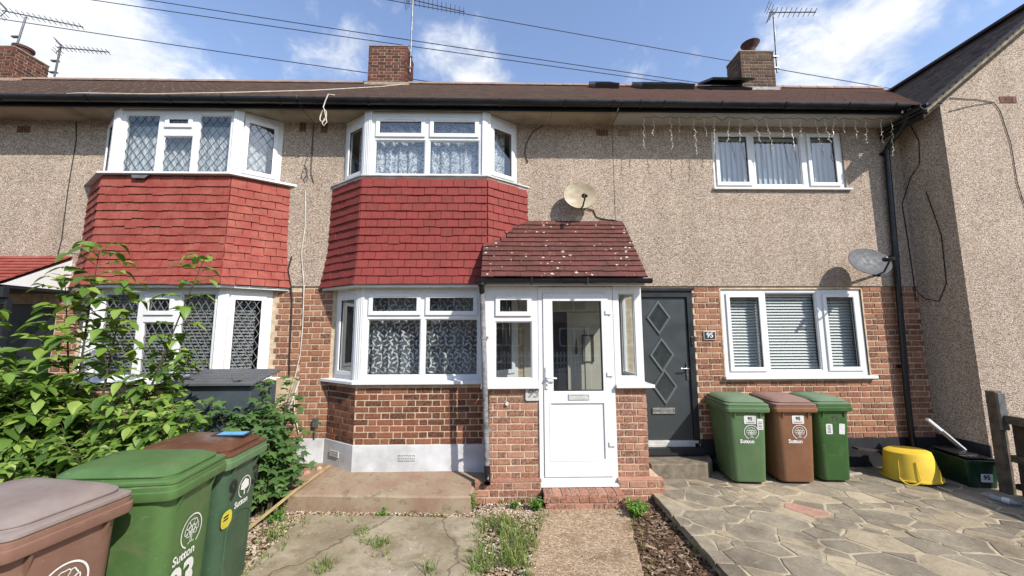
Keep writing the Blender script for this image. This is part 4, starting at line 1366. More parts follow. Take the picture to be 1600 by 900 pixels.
for i, s in enumerate(seeds):
    cell = [toL(*p) for p in [(1.815, -.01), (1.785, -2.9), (6.31, -2.9), (6.33, -.01)]]
    for j, t_ in enumerate(seeds):
        if i == j or abs(t_[0] - s[0]) > .9 or abs(t_[1] - s[1]) > .9: continue
        nx_, ny_ = t_[0] - s[0], t_[1] - s[1]
        l_ = sqrt(nx_ * nx_ + ny_ * ny_); n_ = (nx_ / l_, ny_ / l_)
        f_ = l_ * .5 + (s[2] ** 2 - t_[2] ** 2) / (2 * l_) * .5 - rp.uniform(.004, .012)
        cell = clip(cell, (s[0] + n_[0] * f_, s[1] + n_[1] * f_), n_)
        if len(cell) < 3: break
    if len(cell) >= 3: cell = [toW(*p) for p in cell]
    if len(cell) < 3: continue
    ar = abs(sum(cell[k][0] * cell[(k + 1) % len(cell)][1] - cell[(k + 1) % len(cell)][0] * cell[k][1] for k in range(len(cell)))) / 2
    if ar < .006: continue
    pts = []
    for k in range(len(cell)):
        a, b = cell[k], cell[(k + 1) % len(cell)]
        d_ = sqrt((a[0] - b[0]) ** 2 + (a[1] - b[1]) ** 2)
        nn = max(1, int(d_ / .09))
        for q in range(nn):
            pts.append((a[0] + (b[0] - a[0]) * q / nn + rp.uniform(-.011, .011), a[1] + (b[1] - a[1]) * q / nn + rp.uniform(-.011, .011)))
    cx_ = sum(p[0] for p in pts) / len(pts); cy_ = sum(p[1] for p in pts) / len(pts)
    h = PZ + rp.uniform(.0, .006); tx, ty = rp.uniform(-.008, .008), rp.uniform(-.008, .008)
    Zf = lambda x, y: h + (x - cx_) * tx + (y - cy_) * ty
    m = MB()
    m.loft([[(x, y, PZ - .03) for x, y in pts], [(x, y, Zf(x, y) - .004) for x, y in pts], [(x + (cx_ - x) * .04, y + (cy_ - y) * .04, Zf(x, y)) for x, y in pts]], False, True)
    area_r = rp.random()
    mt = SP if (area_r < .022 and ar < .09) else (SBf if area_r < .33 else SG)
    m.build('paving_stone', mt, pv)
m = MB()
e = rag((1.838, -.88), (1.79, -3.6), 34, .006)
m.loft([[(x - .012, y, -.29), (x + .02, y, -.29), (x + .02, y, PZ - .012), (x - .008, y, PZ - .004)] for x, y in e])
m.build('paving_edge', M['concrete'], pv)

# gravel, wood chips
def scatter(name, regions, n, smin, smax, mat, flat=.6, zb=GZ, seed=1, label='', chips=False):
    r = random.Random(seed)
    V_, F_ = [], []
    tot = sum(abs(a[1] - a[0]) * abs(a[3] - a[2]) for a in regions)
    for a in regions:
        k = int(n * abs(a[1] - a[0]) * abs(a[3] - a[2]) / tot)
        for _ in range(k):
            x, y = r.uniform(a[0], a[1]), r.uniform(a[2], a[3])
            if len(a) > 4 and not a[4](x, y): continue
            s = r.uniform(smin, smax)
            b = len(V_)
            rot = Matrix.Rotation(r.uniform(0, 6.28), 3, 'Z') @ Matrix.Rotation(r.uniform(-.5, .5), 3, 'X')
            if chips:
                L_, W_2, T_ = s * r.uniform(.8, 2.2), s * r.uniform(.3, .6), s * .12
                vs = [(-L_, -W_2, 0), (L_, -W_2 * .7, 0), (L_ * .8, W_2, 0), (-L_ * .9, W_2 * .8, 0), (-L_, -W_2, T_), (L_, -W_2 * .7, T_), (L_ * .8, W_2, T_), (-L_ * .9, W_2 * .8, T_)]
                fs = [(4, 5, 6, 7), (0, 1, 5, 4), (1, 2, 6, 5), (2, 3, 7, 6), (3, 0, 4, 7)]
            else:
                q = lambda: r.uniform(.75, 1.2)
                vs = [(s * q(), 0, 0), (s * .5 * q(), s * .8 * q(), 0), (-s * .5 * q(), s * .8 * q(), 0), (-s * q(), 0, 0), (-s * .5 * q(), -s * .8 * q(), 0), (s * .5 * q(), -s * .8 * q(), 0), (s * .3 * q(), s * .1, s * flat * q()), (-s * .3 * q(), -s * .1, s * flat * q())]
                fs = [(0, 1, 6), (1, 2, 7, 6), (2, 3, 7), (3, 4, 7), (4, 5, 6, 7), (5, 0, 6)]
            z = zb + r.uniform(0, smin * .8)
            for v in vs:
                w = rot @ Vector(v); V_.append((x + w.x, y + w.y, z + w.z))
            for f in fs: F_.append([b + i for i in f])
    me = bpy.data.meshes.new(name); me.from_pydata(V_, [], F_); me.materials.append(mat)
    o = link(name, me); o['kind'] = 'stuff'; o['label'] = label
    return o
t = NT('gravel_stone'); c = t.ramp(t.n('ShaderNodeNewGeometry').outputs['Random Per Island'], [(0, lin(110, 90, 72)), (.25, lin(158, 134, 110)), (.5, lin(188, 166, 142)), (.75, lin(210, 194, 174)), (.88, lin(150, 108, 82)), (1, lin(230, 222, 208))]); t.col(c); t.set(.85, .2)
scatter('gravel', [(-2.95, -.2, -1.28, -.92), (-2.75, -2.18, -2.6, -1.1), (-.26, .46, -3.2, -1.0, lambda x, y: x < .44 + (y + 1.04) * .205 + .04), (-.3, .5, -1.2, -.84)], 9000, .008, .019, t.mat, seed=3, label='pale gravel around the concrete slab')
scatter('gravel_fleck', [(.1, 1.42, -3, -1.0, lambda x, y: .44 + (y + 1.04) * .2 < x < 1.42 + (y + 1.04) * .2)], 500, .006, .012, t.mat, flat=.35, zb=GZ + .01, seed=9, label='loose small stones on the path')
t = NT('wood_chip'); c = t.ramp(t.n('ShaderNodeNewGeometry').outputs['Random Per Island'], [(0, lin(60, 44, 34)), (.35, lin(98, 74, 56)), (.6, lin(124, 98, 76)), (.85, lin(152, 128, 104)), (1, lin(196, 180, 156))]); t.col(c); t.set(.9, .15)
scatter('wood_chips', [(1.0, 1.82, -3.2, -.88, lambda x, y: x > 1.42 + (y + 1.04) * .2 - .03)], 3800, .008, .026, t.mat, seed=4, chips=True, label='dark wood chips between path and paving')
scatter('leaf_litter', [(-3.4, -2.1, -2.4, -.9), (-2.2, .45, -1.35, -.95), (-.3, .4, -2.3, -1.3)], 1300, .008, .02, t.mat, seed=6, chips=True, label='dry leaf litter on the gravel')

# ------------------------------------------------------------ plants
def leaf_material(name, a, b, c, tr=.28):
    t = NT(name)
    r = t.rnd()
    col = t.ramp(r, [(0, lin(*a)), (.5, lin(*b)), (1, lin(*c))])
    col = t.bright(col, t.noise(14, 3, .5), .75, 1.2); col = t.mix(t.math('MULTIPLY', t.mr(t.noise(33, 4, .7), .62, .72), .5), col, lin(150, 128, 70))
    t.t.links.new(col, t.b.inputs['Base Color']); t.set(.48, .4)
    tl = t.n('ShaderNodeBsdfTranslucent')
    t.l(t.mix(1.0, col, (1.25, 1.35, .55, 1), 'MULTIPLY'), tl.inputs[0])
    mx = t.n('ShaderNodeMixShader'); mx.inputs[0].default_value = tr
    t.l(t.b.outputs[0], mx.inputs[1]); t.l(tl.outputs[0], mx.inputs[2]); t.l(mx.outputs[0], t.out.inputs[0])
    return t.mat
LEAF1 = leaf_material('elder_leaf', (74, 106, 46), (116, 152, 62), (166, 190, 88))
LEAF2 = leaf_material('lobed_leaf', (80, 114, 64), (98, 134, 76), (120, 152, 88))
GRASS = leaf_material('grass_blade', (104, 138, 60), (138, 166, 80), (190, 186, 124), .3)
WEED = leaf_material('weed_leaf', (98, 148, 54), (120, 172, 68), (146, 190, 88), .3)
BARK = surf('green_brown_stem', lin(92, 84, 58), lin(74, 62, 46), 12, .85, .3, 60)
GSTEM = surf('green_stem', lin(108, 132, 66), lin(90, 112, 54), 12, .7)
def leaflet(L=1.0, W=.42, bend=.18, fold=.1):
    vs, fs = [], []
    prof = [(0, .0), (.12, .55), (.32, .98), (.55, .86), (.78, .48), (1.0, .0)]
    for t_, w in prof:
        z = -bend * t_ * t_ * L
        vs += [(t_ * L, w * W / 2, z + fold * w * W), (t_ * L, 0, z), (t_ * L, -w * W / 2, z + fold * w * W)]
    for k in range(len(prof) - 1):
        a = 3 * k
        fs += [(a, a + 1, a + 4, a + 3), (a + 1, a + 2, a + 5, a + 4)]
    return vs, fs
def lobed():
    out_ = []
    for ang, r in ((-150, .18), (-120, .62), (-95, .42), (-62, .86), (-34, .5), (0, 1.05), (34, .5), (62, .86), (95, .42), (120, .62), (150, .18)):
        out_.append((cos(radians(ang)) * r + .25, sin(radians(ang)) * r, -.12 * r * r))
    vs = [(.0, 0, 0)] + [(x * .6, y * .6, z) for x, y, z in out_]
    fs = [(0, k, k + 1) for k in range(1, len(out_))]
    return vs, fs
LV = [leaflet(1, .54, .2, .12), leaflet(1, .62, .36, .2), leaflet(1, .47, .1, .05)]
LB = lobed()
class Plant:
    def __init__(s, name, label, cat, loc, group=None):
        s.t = thing(name, label, cat, loc, group=group, world=True)
        s.leaves = []; s.stem = MB(); s.twig = MB()
    def leaf(s, pos, direction, up, size, kind):
        x = Vector(direction).normalized(); z = Vector(up) - x * Vector(up).dot(x)
        if z.length < 1e-3: z = Vector((0, 0, 1)) - x * x.z
        z.normalize(); y = z.cross(x)
        m = Matrix((x, y, z)).transposed().to_4x4(); m.translation = pos
        s.leaves.append((m @ Matrix.Scale(size, 4), kind))
    def finish(s, shapes, mat, nobj, stemmat, twigmat=None):
        if s.stem.f: s.stem.build('stem', stemmat, s.t, smooth=60)['kind'] = 'stuff'
        if s.twig.f: s.twig.build('twig', twigmat or stemmat, s.t, smooth=60)['kind'] = 'stuff'
        order = sorted(range(len(s.leaves)), key=lambda i: (s.leaves[i][0].translation - CAMP).length / s.leaves[i][0].to_scale().x)
        near = set(order[:nobj])
        mes = []
        for vs, fs in shapes:
            b = MB(); b.add(vs, fs); mes.append(b.mesh('leaf', mat, smooth=80))
        rest = MB()
        for i, (m, k) in enumerate(s.leaves):
            if i in near: link('leaf', mes[k], s.t, matrix=m)
            else: rest.add(shapes[k][0], shapes[k][1], m)
        if rest.f:
            o = rest.build('foliage', mat, s.t, smooth=80); o['kind'] = 'stuff'
rl = random.Random(21)
def curve(a, b, sag, n=8):
    a = Vector(a); b = Vector(b); c = (a + b) / 2 + Vector(sag)
    return [a * (1 - t) ** 2 + c * 2 * t * (1 - t) + b * t * t for t in [k / n for k in range(n + 1)]]
def compound(pl, pos, direction, length, n, size):
    d = Vector(direction).normalized()
    end = pos + d * length + Vector((0, 0, -length * .28))
    pts = curve(pos, end, (0, 0, length * .16), 6)
    pl.twig.tube(pts, [.0045, .004, .0038, .0035, .003, .0025, .002], 5, caps=False)
    for k in range(n):
        f = .3 + .62 * k / max(1, n - 1)
        i = min(5, int(f * 6)); q = pts[i].lerp(pts[i + 1], f * 6 - i)
        t_ = (pts[i + 1] - pts[i]).normalized()
        side = t_.cross(UP)
        if side.length < .1: side = Vector((1, 0, 0))
        side.normalize(); up = side.cross(t_)
        for sg in (-1, 1):
            dv = t_ * .55 + side * sg + up * rl.uniform(-.15, .25) + Vector((0, 0, -.08))
            pl.leaf(q, dv, up + Vector((rl.uniform(-.45, .6), rl.uniform(-.7, .3), .3)), size * rl.uniform(.38, 1.05) * (.8 + .35 * sin(pi * f)), rl.randrange(3))
    pl.leaf(pts[-1], pts[-1] - pts[-2] + Vector((0, 0, -.02)), UP, size * rl.uniform(1, 1.25), rl.randrange(3))
def shoot(pl, base, tip, sag, nodes, f0, size, clen, r0=.018, nl=(3, 3, 4)):
    pts = curve(base, tip, sag, 12)
    pl.stem.tube(pts, [r0 * (1 - .8 * k / 12) for k in range(13)], 7)
    for k in range(nodes):
        f = f0 + (1 - f0) * (k + .3) / nodes
        i = min(11, int(f * 12)); q = pts[i].lerp(pts[i + 1], f * 12 - i)
        ax = (pts[i + 1] - pts[i]).normalized()
        a0 = rl.uniform(0, 6.28)
        for j in range(2):
            a = a0 + pi * j + rl.uniform(-.4, .4)
            d = Vector((cos(a), sin(a), rl.uniform(.15, .6))) + ax * .35
            compound(pl, q, d, clen * rl.uniform(.7, 1.15) * (1.1 - .45 * f), rl.choice(nl), size * (1.1 - .3 * f))
    for j in range(3):
        a = rl.uniform(0, 6.28)
        compound(pl, pts[-1], Vector((cos(a) * .7, sin(a) * .7, .75)), clen * .55, 2, size * .75)
# big elder-like shrub, several leaders
pl = Plant('garden_shrub', 'tall leafy shrub with upright shoots in front of the left bay window', 'shrub', (-4.2, -1.5, GZ))
B0 = lambda: (rl.uniform(-4.75, -4.2), rl.uniform(-1.6, -1.3), GZ)
shoot(pl, (-4.5, -1.45, GZ), (-4.42, -1.5, 2.72), (-.12, .05, 0), 18, .36, .175, .38, nl=(3, 3, 4))
shoot(pl, (-4.6, -1.35, GZ), (-4.85, -1.4, 2.35), (.1, 0, 0), 14, .4, .17, .36, nl=(3, 3, 4))
shoot(pl, (-4.3, -1.5, GZ), (-4.15, -1.45, 2.3), (0, 0, .2), 12, .42, .16, .33)
shoot(pl, (-4.05, -1.55, GZ), (-3.30, -1.5, 2.58), (-.1, 0, -.1), 10, .5, .155, .30)
shoot(pl, (-4.0, -1.45, GZ), (-3.62, -1.4, 1.75), (0, 0, .2), 9, .35, .14, .27)
shoot(pl, (-4.3, -1.6, GZ), (-3.30, -1.55, 1.55), (-.1, 0, .35), 10, .35, .14, .27)
for k in range(24):
    b = (rl.uniform(-4.7, -3.6), rl.uniform(-1.7, -1.2), GZ)
    x = rl.uniform(-5.0, -3.45)
    shoot(pl, b, (x, b[1] + rl.uniform(-.45, .2), rl.uniform(.4, 1.36)), (0, 0, .25), 6, .3, .165, .30, .012)
pl.finish(LV, LEAF1, 170, BARK, GSTEM)
pl = Plant('garden_shrub', 'dense leafy shrub at the left edge before the dark doorway', 'shrub', (-5.5, -1.8, GZ))
for k in range(22):
    b = (rl.uniform(-5.3, -4.6), rl.uniform(-2.0, -1.45), GZ)
    x = rl.uniform(-5.6, -4.35)
    shoot(pl, b, (x, b[1] + rl.uniform(-.4, .2), rl.uniform(.8, 2.1) - max(0, x + 4.9) * .9), (0, 0, .25), 8, .35, .175, .34, .014)
for k in range(18):
    b = (rl.uniform(-5.0, -3.7), rl.uniform(-2.2, -1.8), GZ)
    shoot(pl, b, (b[0] + rl.uniform(-.5, .4), b[1] + rl.uniform(-.4, .1), rl.uniform(.35, .8)), (0, 0, .2), 6, .2, .125, .26, .012)
pl.finish(LV, LEAF1, 130, BARK, GSTEM)
pl = Plant('garden_shrub', 'low leafy shrub growing between the storage box and the bins', 'shrub', (-3.2, -1.75, GZ))
for k in range(30):
    b = (rl.uniform(-3.7, -2.9), rl.uniform(-1.95, -1.55), GZ)
    shoot(pl, b, (b[0] + rl.uniform(-.45, .3), b[1] + rl.uniform(-.3, .25), rl.uniform(.45, 1.12)), (0, 0, .2), 7, .25, .13, .25, .011)
pl.finish(LV, LEAF1, 120, BARK, GSTEM)
# lobed shrub by the bins
pl = Plant('garden_shrub', 'spreading shrub with lobed leaves between the bins and the bay', 'shrub', (-2.95, -1.0, GZ))
for k in range(95):
    b = Vector((rl.uniform(-3.25, -2.6), rl.uniform(-1.15, -.75), GZ))
    a = rl.uniform(0, 6.28); rr = rl.uniform(.1, .6)
    zt = rl.uniform(.1, 1.05) if k > 6 else rl.uniform(1.1, 1.45)
    tip = Vector((-2.86 + cos(a) * rr * 1.05, -.98 + sin(a) * rr, zt - rr * .25))
    if tip.x > -2.45 and zt > .7: tip.x -= .3
    pts = curve(b, tip, (0, 0, .25), 8)
    pl.stem.tube(pts, [.008 * (1 - .75 * q / 8) for q in range(9)], 5, caps=False)
    for q in range(19 if k > 6 else 24):
        f = rl.uniform(.25, 1.0); i = min(7, int(f * 8)); p_ = pts[i].lerp(pts[i + 1], f * 8 - i)
        an = rl.uniform(0, 6.28)
        d = Vector((cos(an), sin(an), rl.uniform(-.35, .4)))
        st = p_ + d * rl.uniform(.04, .09)
        pl.twig.tube([p_, st], .0016, 4, caps=False)
        pl.leaf(st, d + Vector((0, -.15, -.2)), Vector((rl.uniform(-.4, .4) + .15, rl.uniform(-.7, .0), 1)), rl.uniform(.10, .17), 0)
pl.finish([LB], LEAF2, 200, BARK, GSTEM)

def tuft(name, label, cat, loc, n, h, spread, mat, group=None):
    t = thing(name, label, cat, loc, group=group)
    m = MB()
    for k in range(n):
        a = rl.uniform(0, 6.28); r = spread * sqrt(rl.random())
        b = Vector((cos(a) * r, sin(a) * r, 0)); a2 = rl.uniform(0, 6.28)
        d = Vector((cos(a2), sin(a2), 0)); hh = h * rl.uniform(.3, 1.15); ln_ = hh * rl.uniform(.3, 1.7)
        w = rl.uniform(.002, .0045); s = Vector((-d.y, d.x, 0)) * w
        p1 = b + d * ln_ * .3 + Vector((0, 0, hh * .65)); p2 = b + d * ln_ + Vector((0, 0, hh * rl.uniform(.35, 1.0)))
        m.add([b - s, b + s, p1 + s * .8, p1 - s * .8, p2], [(0, 1, 2, 3), (3, 2, 4)])
    m.build('grass_blades', mat, t, local=True)['kind'] = 'stuff'
    return t
tg = 'grass tufts growing in the front garden'
for (x, y, n, h, s, lab) in [(-1.42, -1.52, 70, .07, .09, 'low grass tuft in the concrete crack, nearer the bay'), (-1.2, -1.74, 110, .11, .09, 'taller grass tuft in the concrete crack, nearer the camera'),
                        (-.02, -1.42, 150, .17, .17, 'large grass clump on the gravel beside the concrete corner'), (.12, -1.72, 170, .18, .17, 'large grass clump against the left edge of the path'),
                        (.08, -2.02, 170, .17, .13, 'grass clump on gravel nearest the bottom centre of the picture'), (-.18, -2.1, 120, .15, .12, 'grass clump at the right edge of the concrete slab'),
                        (-.62, -2.2, 40, .16, .06, 'thin grass shoots at the bottom edge on the concrete'), (-1.55, -2.12, 70, .12, .10, 'sparse grass tuft on the slab nearest the bins'),
                        (-2.35, -1.45, 80, .09, .12, 'low grass on gravel beside the lobed shrub')]:
    tuft('grass_tuft', lab, 'grass', (x, y, GZ), n, h, s, GRASS, tg)
def weed(label, loc, n, h, spread, size, nobj=40):
    p = Plant('weed', label, 'plant', loc, group='leafy weeds in the front garden')
    for k in range(n):
        a = rl.uniform(0, 6.28); r = spread * sqrt(rl.random())
        b = Vector(loc) + Vector((cos(a) * r * .4, sin(a) * r * .4, 0)); tip = Vector(loc) + Vector((cos(a) * r, sin(a) * r, h * rl.uniform(.4, 1)))
        pts = curve(b, tip, (0, 0, h * .2), 5)
        p.stem.tube(pts, .002, 4, caps=False)
        for q in range(9):
            f = rl.uniform(.2, 1); i = min(4, int(f * 5)); pp = pts[i].lerp(pts[i + 1], f * 5 - i)
            an = rl.uniform(0, 6.28)
            p.leaf(pp, Vector((cos(an), sin(an), rl.uniform(-.1, .5))), UP, size * rl.uniform(.6, 1.2), rl.randrange(3))
    p.finish(LV, WEED, nobj, GSTEM)
weed('bright green weed at the right foot of the porch step', (1.47, -1.2, GZ), 34, .17, .14, .045)
weed('dark weed tucked between porch step and left plinth', (.37, -1.06, GZ), 18, .16, .08, .04)
weed('small weed in front of the left porch plinth', (.12, -1.0, GZ), 10, .10, .06, .035, 20)
weed('weed growing out of the slab end beside the porch plinth', (-.37, -1.0, GZ), 14, .22, .06, .035, 20)
weed('low weed in gravel under the front slab edge', (-1.33, -1.13, GZ), 10, .07, .08, .03, 20)
weed('trailing weed on gravel under the lobed shrub', (-2.5, -1.2, GZ), 16, .12, .16, .045, 30)

# moss and short grass along the joints, too fine to count
m = MB(); rg = random.Random(31)
lines = [((-.24, -1.25), (-.24, -2.6), 420, .05, .06), ((-2.2, -1.12), (-.24, -1.22), 120, .04, .035), ((.42, -1.1), (.1, -2.6), 300, .05, .06), ((1.44, -1.1), (1.12, -2.6), 60, .04, .04),
         ((-.35, -.86), (.46, -.86), 90, .03, .05), ((1.83, -1.0), (1.79, -2.6), 70, .03, .04), ((-1.9, -1.02), (-.4, -1.1), 50, .03, .03), ((-1.62, -1.3), (-1.05, -2.0), 90, .05, .04), ((-2.2, -1.15), (-2.2, -2.3), 260, .09, .07), ((1.9, -.03), (2.9, -.42), 0, .02, .03)]
for a, b, n, wd, h in lines:
    for k in range(int(n * .45)):
        f = rg.random(); dens_ = sin(f * 23.0 + a[0] * 7) * .5 + .5
        if rg.random() > .25 + .75 * dens_: continue
        p = Vector((a[0] + (b[0] - a[0]) * f + rg.gauss(0, wd), a[1] + (b[1] - a[1]) * f + rg.gauss(0, wd * .6), GZ))
        for q in range(rg.randint(2, 5)):
            an = rg.uniform(0, 6.28); d = Vector((cos(an), sin(an), 0)); hh = h * rg.uniform(.3, 1.2); w = rg.uniform(.0015, .004)
            sd = Vector((-d.y, d.x, 0)) * w; p0 = p + d * rg.uniform(0, .012); p1 = p0 + d * hh * .35 + Vector((0, 0, hh * .6 + .02)); p2 = p0 + d * hh * rg.uniform(.6, 1.4) + Vector((0, 0, hh * rg.uniform(.5, 1) + .02))
            m.add([p0 - sd, p0 + sd, p1 + sd, p1 - sd, p2], [(0, 1, 2, 3), (3, 2, 4)])
o = m.build('edge_grass', GRASS); o['kind'] = 'stuff'; o['label'] = 'short grass along the edges of slab and path'
# ------------------------------------------------------------ wheelie bins
def rr(w, d, r, z, n=5, cy=0.0, tilt=0.0):
    pts = []
    for cx, cyy, a0 in ((w / 2 - r, -d / 2 + r, -90), (w / 2 - r, d / 2 - r, 0), (-w / 2 + r, d / 2 - r, 90), (-w / 2 + r, -d / 2 + r, 180)):
        for k in range(n + 1):
            a = radians(a0 + 90 * k / n)
            x, y = cx + r * cos(a), cyy + r * sin(a) + cy
            pts.append((x, y, z + tilt * (y + .33)))
    return pts
def bin_plastic(name, c1, c2, fade=None, rough=.42):
    t = NT(name)
    c = t.mix(t.mr(t.noise(4, 5, .6, obj=True), .35, .65), lin(*c1), lin(*c2))
    c = t.bright(c, t.noise(3.0, 6, .7, obj=True, stretch=(6, 6, .5)), .88, 1.1)
    sp = t.mr(t.noise(55, 4, .7, obj=True), .64, .72)
    c = t.mix(t.math('MULTIPLY', sp, .3), c, lin(196, 190, 172))
    c = t.mix(t.math('MULTIPLY', t.mr(t.noise(2.6, 8, .72, obj=True, dist=.8), .52, .72), .4), c, lin(150, 138, 116))
    c = t.mix(t.math('MULTIPLY', t.mr(t.noise(9, 6, .75, obj=True, stretch=(1, 1, 5)), .62, .68), .35), c, lin(178, 176, 160))
    t.col(c); t.set(rough, .4)
    t.l(t.mr(t.noise(6, 4, .6, obj=True), .3, .7, rough - .08, rough + .16), t.b.inputs['Roughness'])
    t.bump(t.noise(260, 2, .5, obj=True), .08, .002)
    return t.mat
BG1 = bin_plastic('green_bin_plastic', (92, 128, 72), (84, 118, 66))
BG2 = bin_plastic('pale_green_bin_plastic', (106, 138, 96), (98, 130, 88))
BG3 = bin_plastic('dark_green_bin_plastic', (74, 104, 78), (66, 94, 72))
BG4 = bin_plastic('mid_green_bin_plastic', (70, 112, 58), (62, 102, 52))
BB1 = bin_plastic('brown_bin_plastic', (146, 110, 94), (136, 100, 86))
BB1L = bin_plastic('faded_grey_brown_lid', (164, 150, 142), (146, 130, 122), rough=.6)
BB2 = bin_plastic('orange_brown_bin_plastic', (156, 112, 84), (146, 102, 74))
BB2L = bin_plastic('pinkish_brown_lid', (160, 128, 116), (146, 112, 100), rough=.55)
BB3L = bin_plastic('chestnut_lid', (112, 74, 54), (98, 64, 46), rough=.3)
BG2L = bin_plastic('faded_green_lid', (120, 144, 112), (106, 132, 98), rough=.5)
WHITE = surf('white_print', lin(236, 236, 232), lin(222, 222, 216), 30, .6)
BLACK = surf('black_print', lin(22, 26, 26), lin(34, 36, 36), 30, .5)
STICK = surf('white_sticker', lin(232, 232, 230), lin(214, 214, 212), 18, .5)
YEL = surf('yellow_sticker', lin(226, 214, 70), lin(210, 196, 60), 12, .5)
def ribbon(mb, pts, w, v, Mx, closed=False):
    n = len(pts)
    vs = []
    for i in range(n):
        a = pts[(i - 1) % n] if closed or i > 0 else pts[i]; b = pts[(i + 1) % n] if closed or i < n - 1 else pts[i]
        dx, dz = b[0] - a[0], b[1] - a[1]; l_ = sqrt(dx * dx + dz * dz) or 1
        nx_, nz_ = -dz / l_ * w / 2, dx / l_ * w / 2
        vs += [(pts[i][0] - nx_, v, pts[i][1] - nz_), (pts[i][0] + nx_, v, pts[i][1] + nz_)]
    fs = []
    for i in range(n if closed else n - 1):
        j = (i + 1) % n
        fs.append((2 * i, 2 * j, 2 * j + 1, 2 * i + 1))
    mb.add(vs, fs, Mx)
def text_mesh(txt, size, bold=0.0, shear=0.0, spacing=1.0):
    cu = bpy.data.curves.new('lettering', 'FONT')
    cu.body = txt; cu.size = size; cu.offset = bold; cu.shear = shear; cu.space_character = spacing
    cu.align_x = 'CENTER'; cu.align_y = 'CENTER'; cu.resolution_u = 3
    ob = bpy.data.objects.new('tmp', cu); COL.objects.link(ob)
    me = bpy.data.meshes.new_from_object(ob)
    bpy.data.objects.remove(ob); bpy.data.curves.remove(cu)
    return me
def put_text(name, txt, size, mat, parent, Mx, bold=0.0, shear=0.0, local=True, spacing=1.0):
    """Mx: local x right, y inward, z up"""
    me = text_mesh(txt, size, bold, shear, spacing)
    me.materials.clear(); me.materials.append(mat)
    R_ = Matrix(((1, 0, 0, 0), (0, 0, -1, 0), (0, 1, 0, 0), (0, 0, 0, 1)))
    me.transform(Mx @ R_)
    return link(name, me, parent, local=local)
def emblem(parent, Mx, r, filled=False):
    e = MB()
    arc = [(r * cos(radians(a)), r * sin(radians(a))) for a in range(-58, 250, 8)]
    ribbon(e, arc, r * .085, 0, Mx)
    rn = random.Random(2)
    # trunk and roots
    if filled:
        e.add([(-r * .1, -.0005, -r * .75), (r * .1, -.0005, -r * .75), (r * .07, -.0005, 0), (-r * .07, -.0005, 0)], [(0, 1, 2, 3)], Mx)
        for (x, z, s) in ((0, .42, .34), (-.36, .28, .28), (.36, .3, .28), (-.2, .0, .26), (.24, .0, .26), (.05, .2, .3), (-.48, .02, .2), (.5, .02, .2)):
            n_ = 12
            e.add([((x + s * (1 + .15 * (k % 2)) * cos(6.283 * k / n_)) * r, -.0007 - abs(x) * .0003, (z + s * (1 + .15 * (k % 2)) * sin(6.283 * k / n_)) * r) for k in range(n_)], [tuple(range(n_))], Mx)
    else:
        for pts in ([(-.1, -.72), (-.06, -.45), (-.08, -.15), (-.2, .05)], [(.1, -.72), (.06, -.45), (.08, -.2), (.22, .0)], [(-.3, -.74), (-.1, -.68), (.1, -.7), (.3, -.74)], [(0, -.3), (.02, .1), (.0, .3)]):
            ribbon(e, [(x * r, z * r) for x, z in pts], r * .05, -.0004, Mx)
        for (x, z, s) in ((0, .5, .22), (-.34, .38, .2), (.34, .4, .2), (-.5, .08, .19), (.5, .1, .19), (-.14, .16, .17), (.2, .14, .18), (-.3, -.18, .15), (.36, -.16, .15)):
            n_ = 14
            ribbon(e, [((x + s * (1 + .22 * sin(3 * 6.283 * k / n_ + x * 9)) * cos(6.283 * k / n_)) * r, (z + s * (1 + .22 * sin(3 * 6.283 * k / n_ + x * 9)) * sin(6.283 * k / n_)) * r) for k in range(n_)], r * .055, -.0006, Mx, True)
    e.build('tree_emblem', WHITE, parent, local=True)
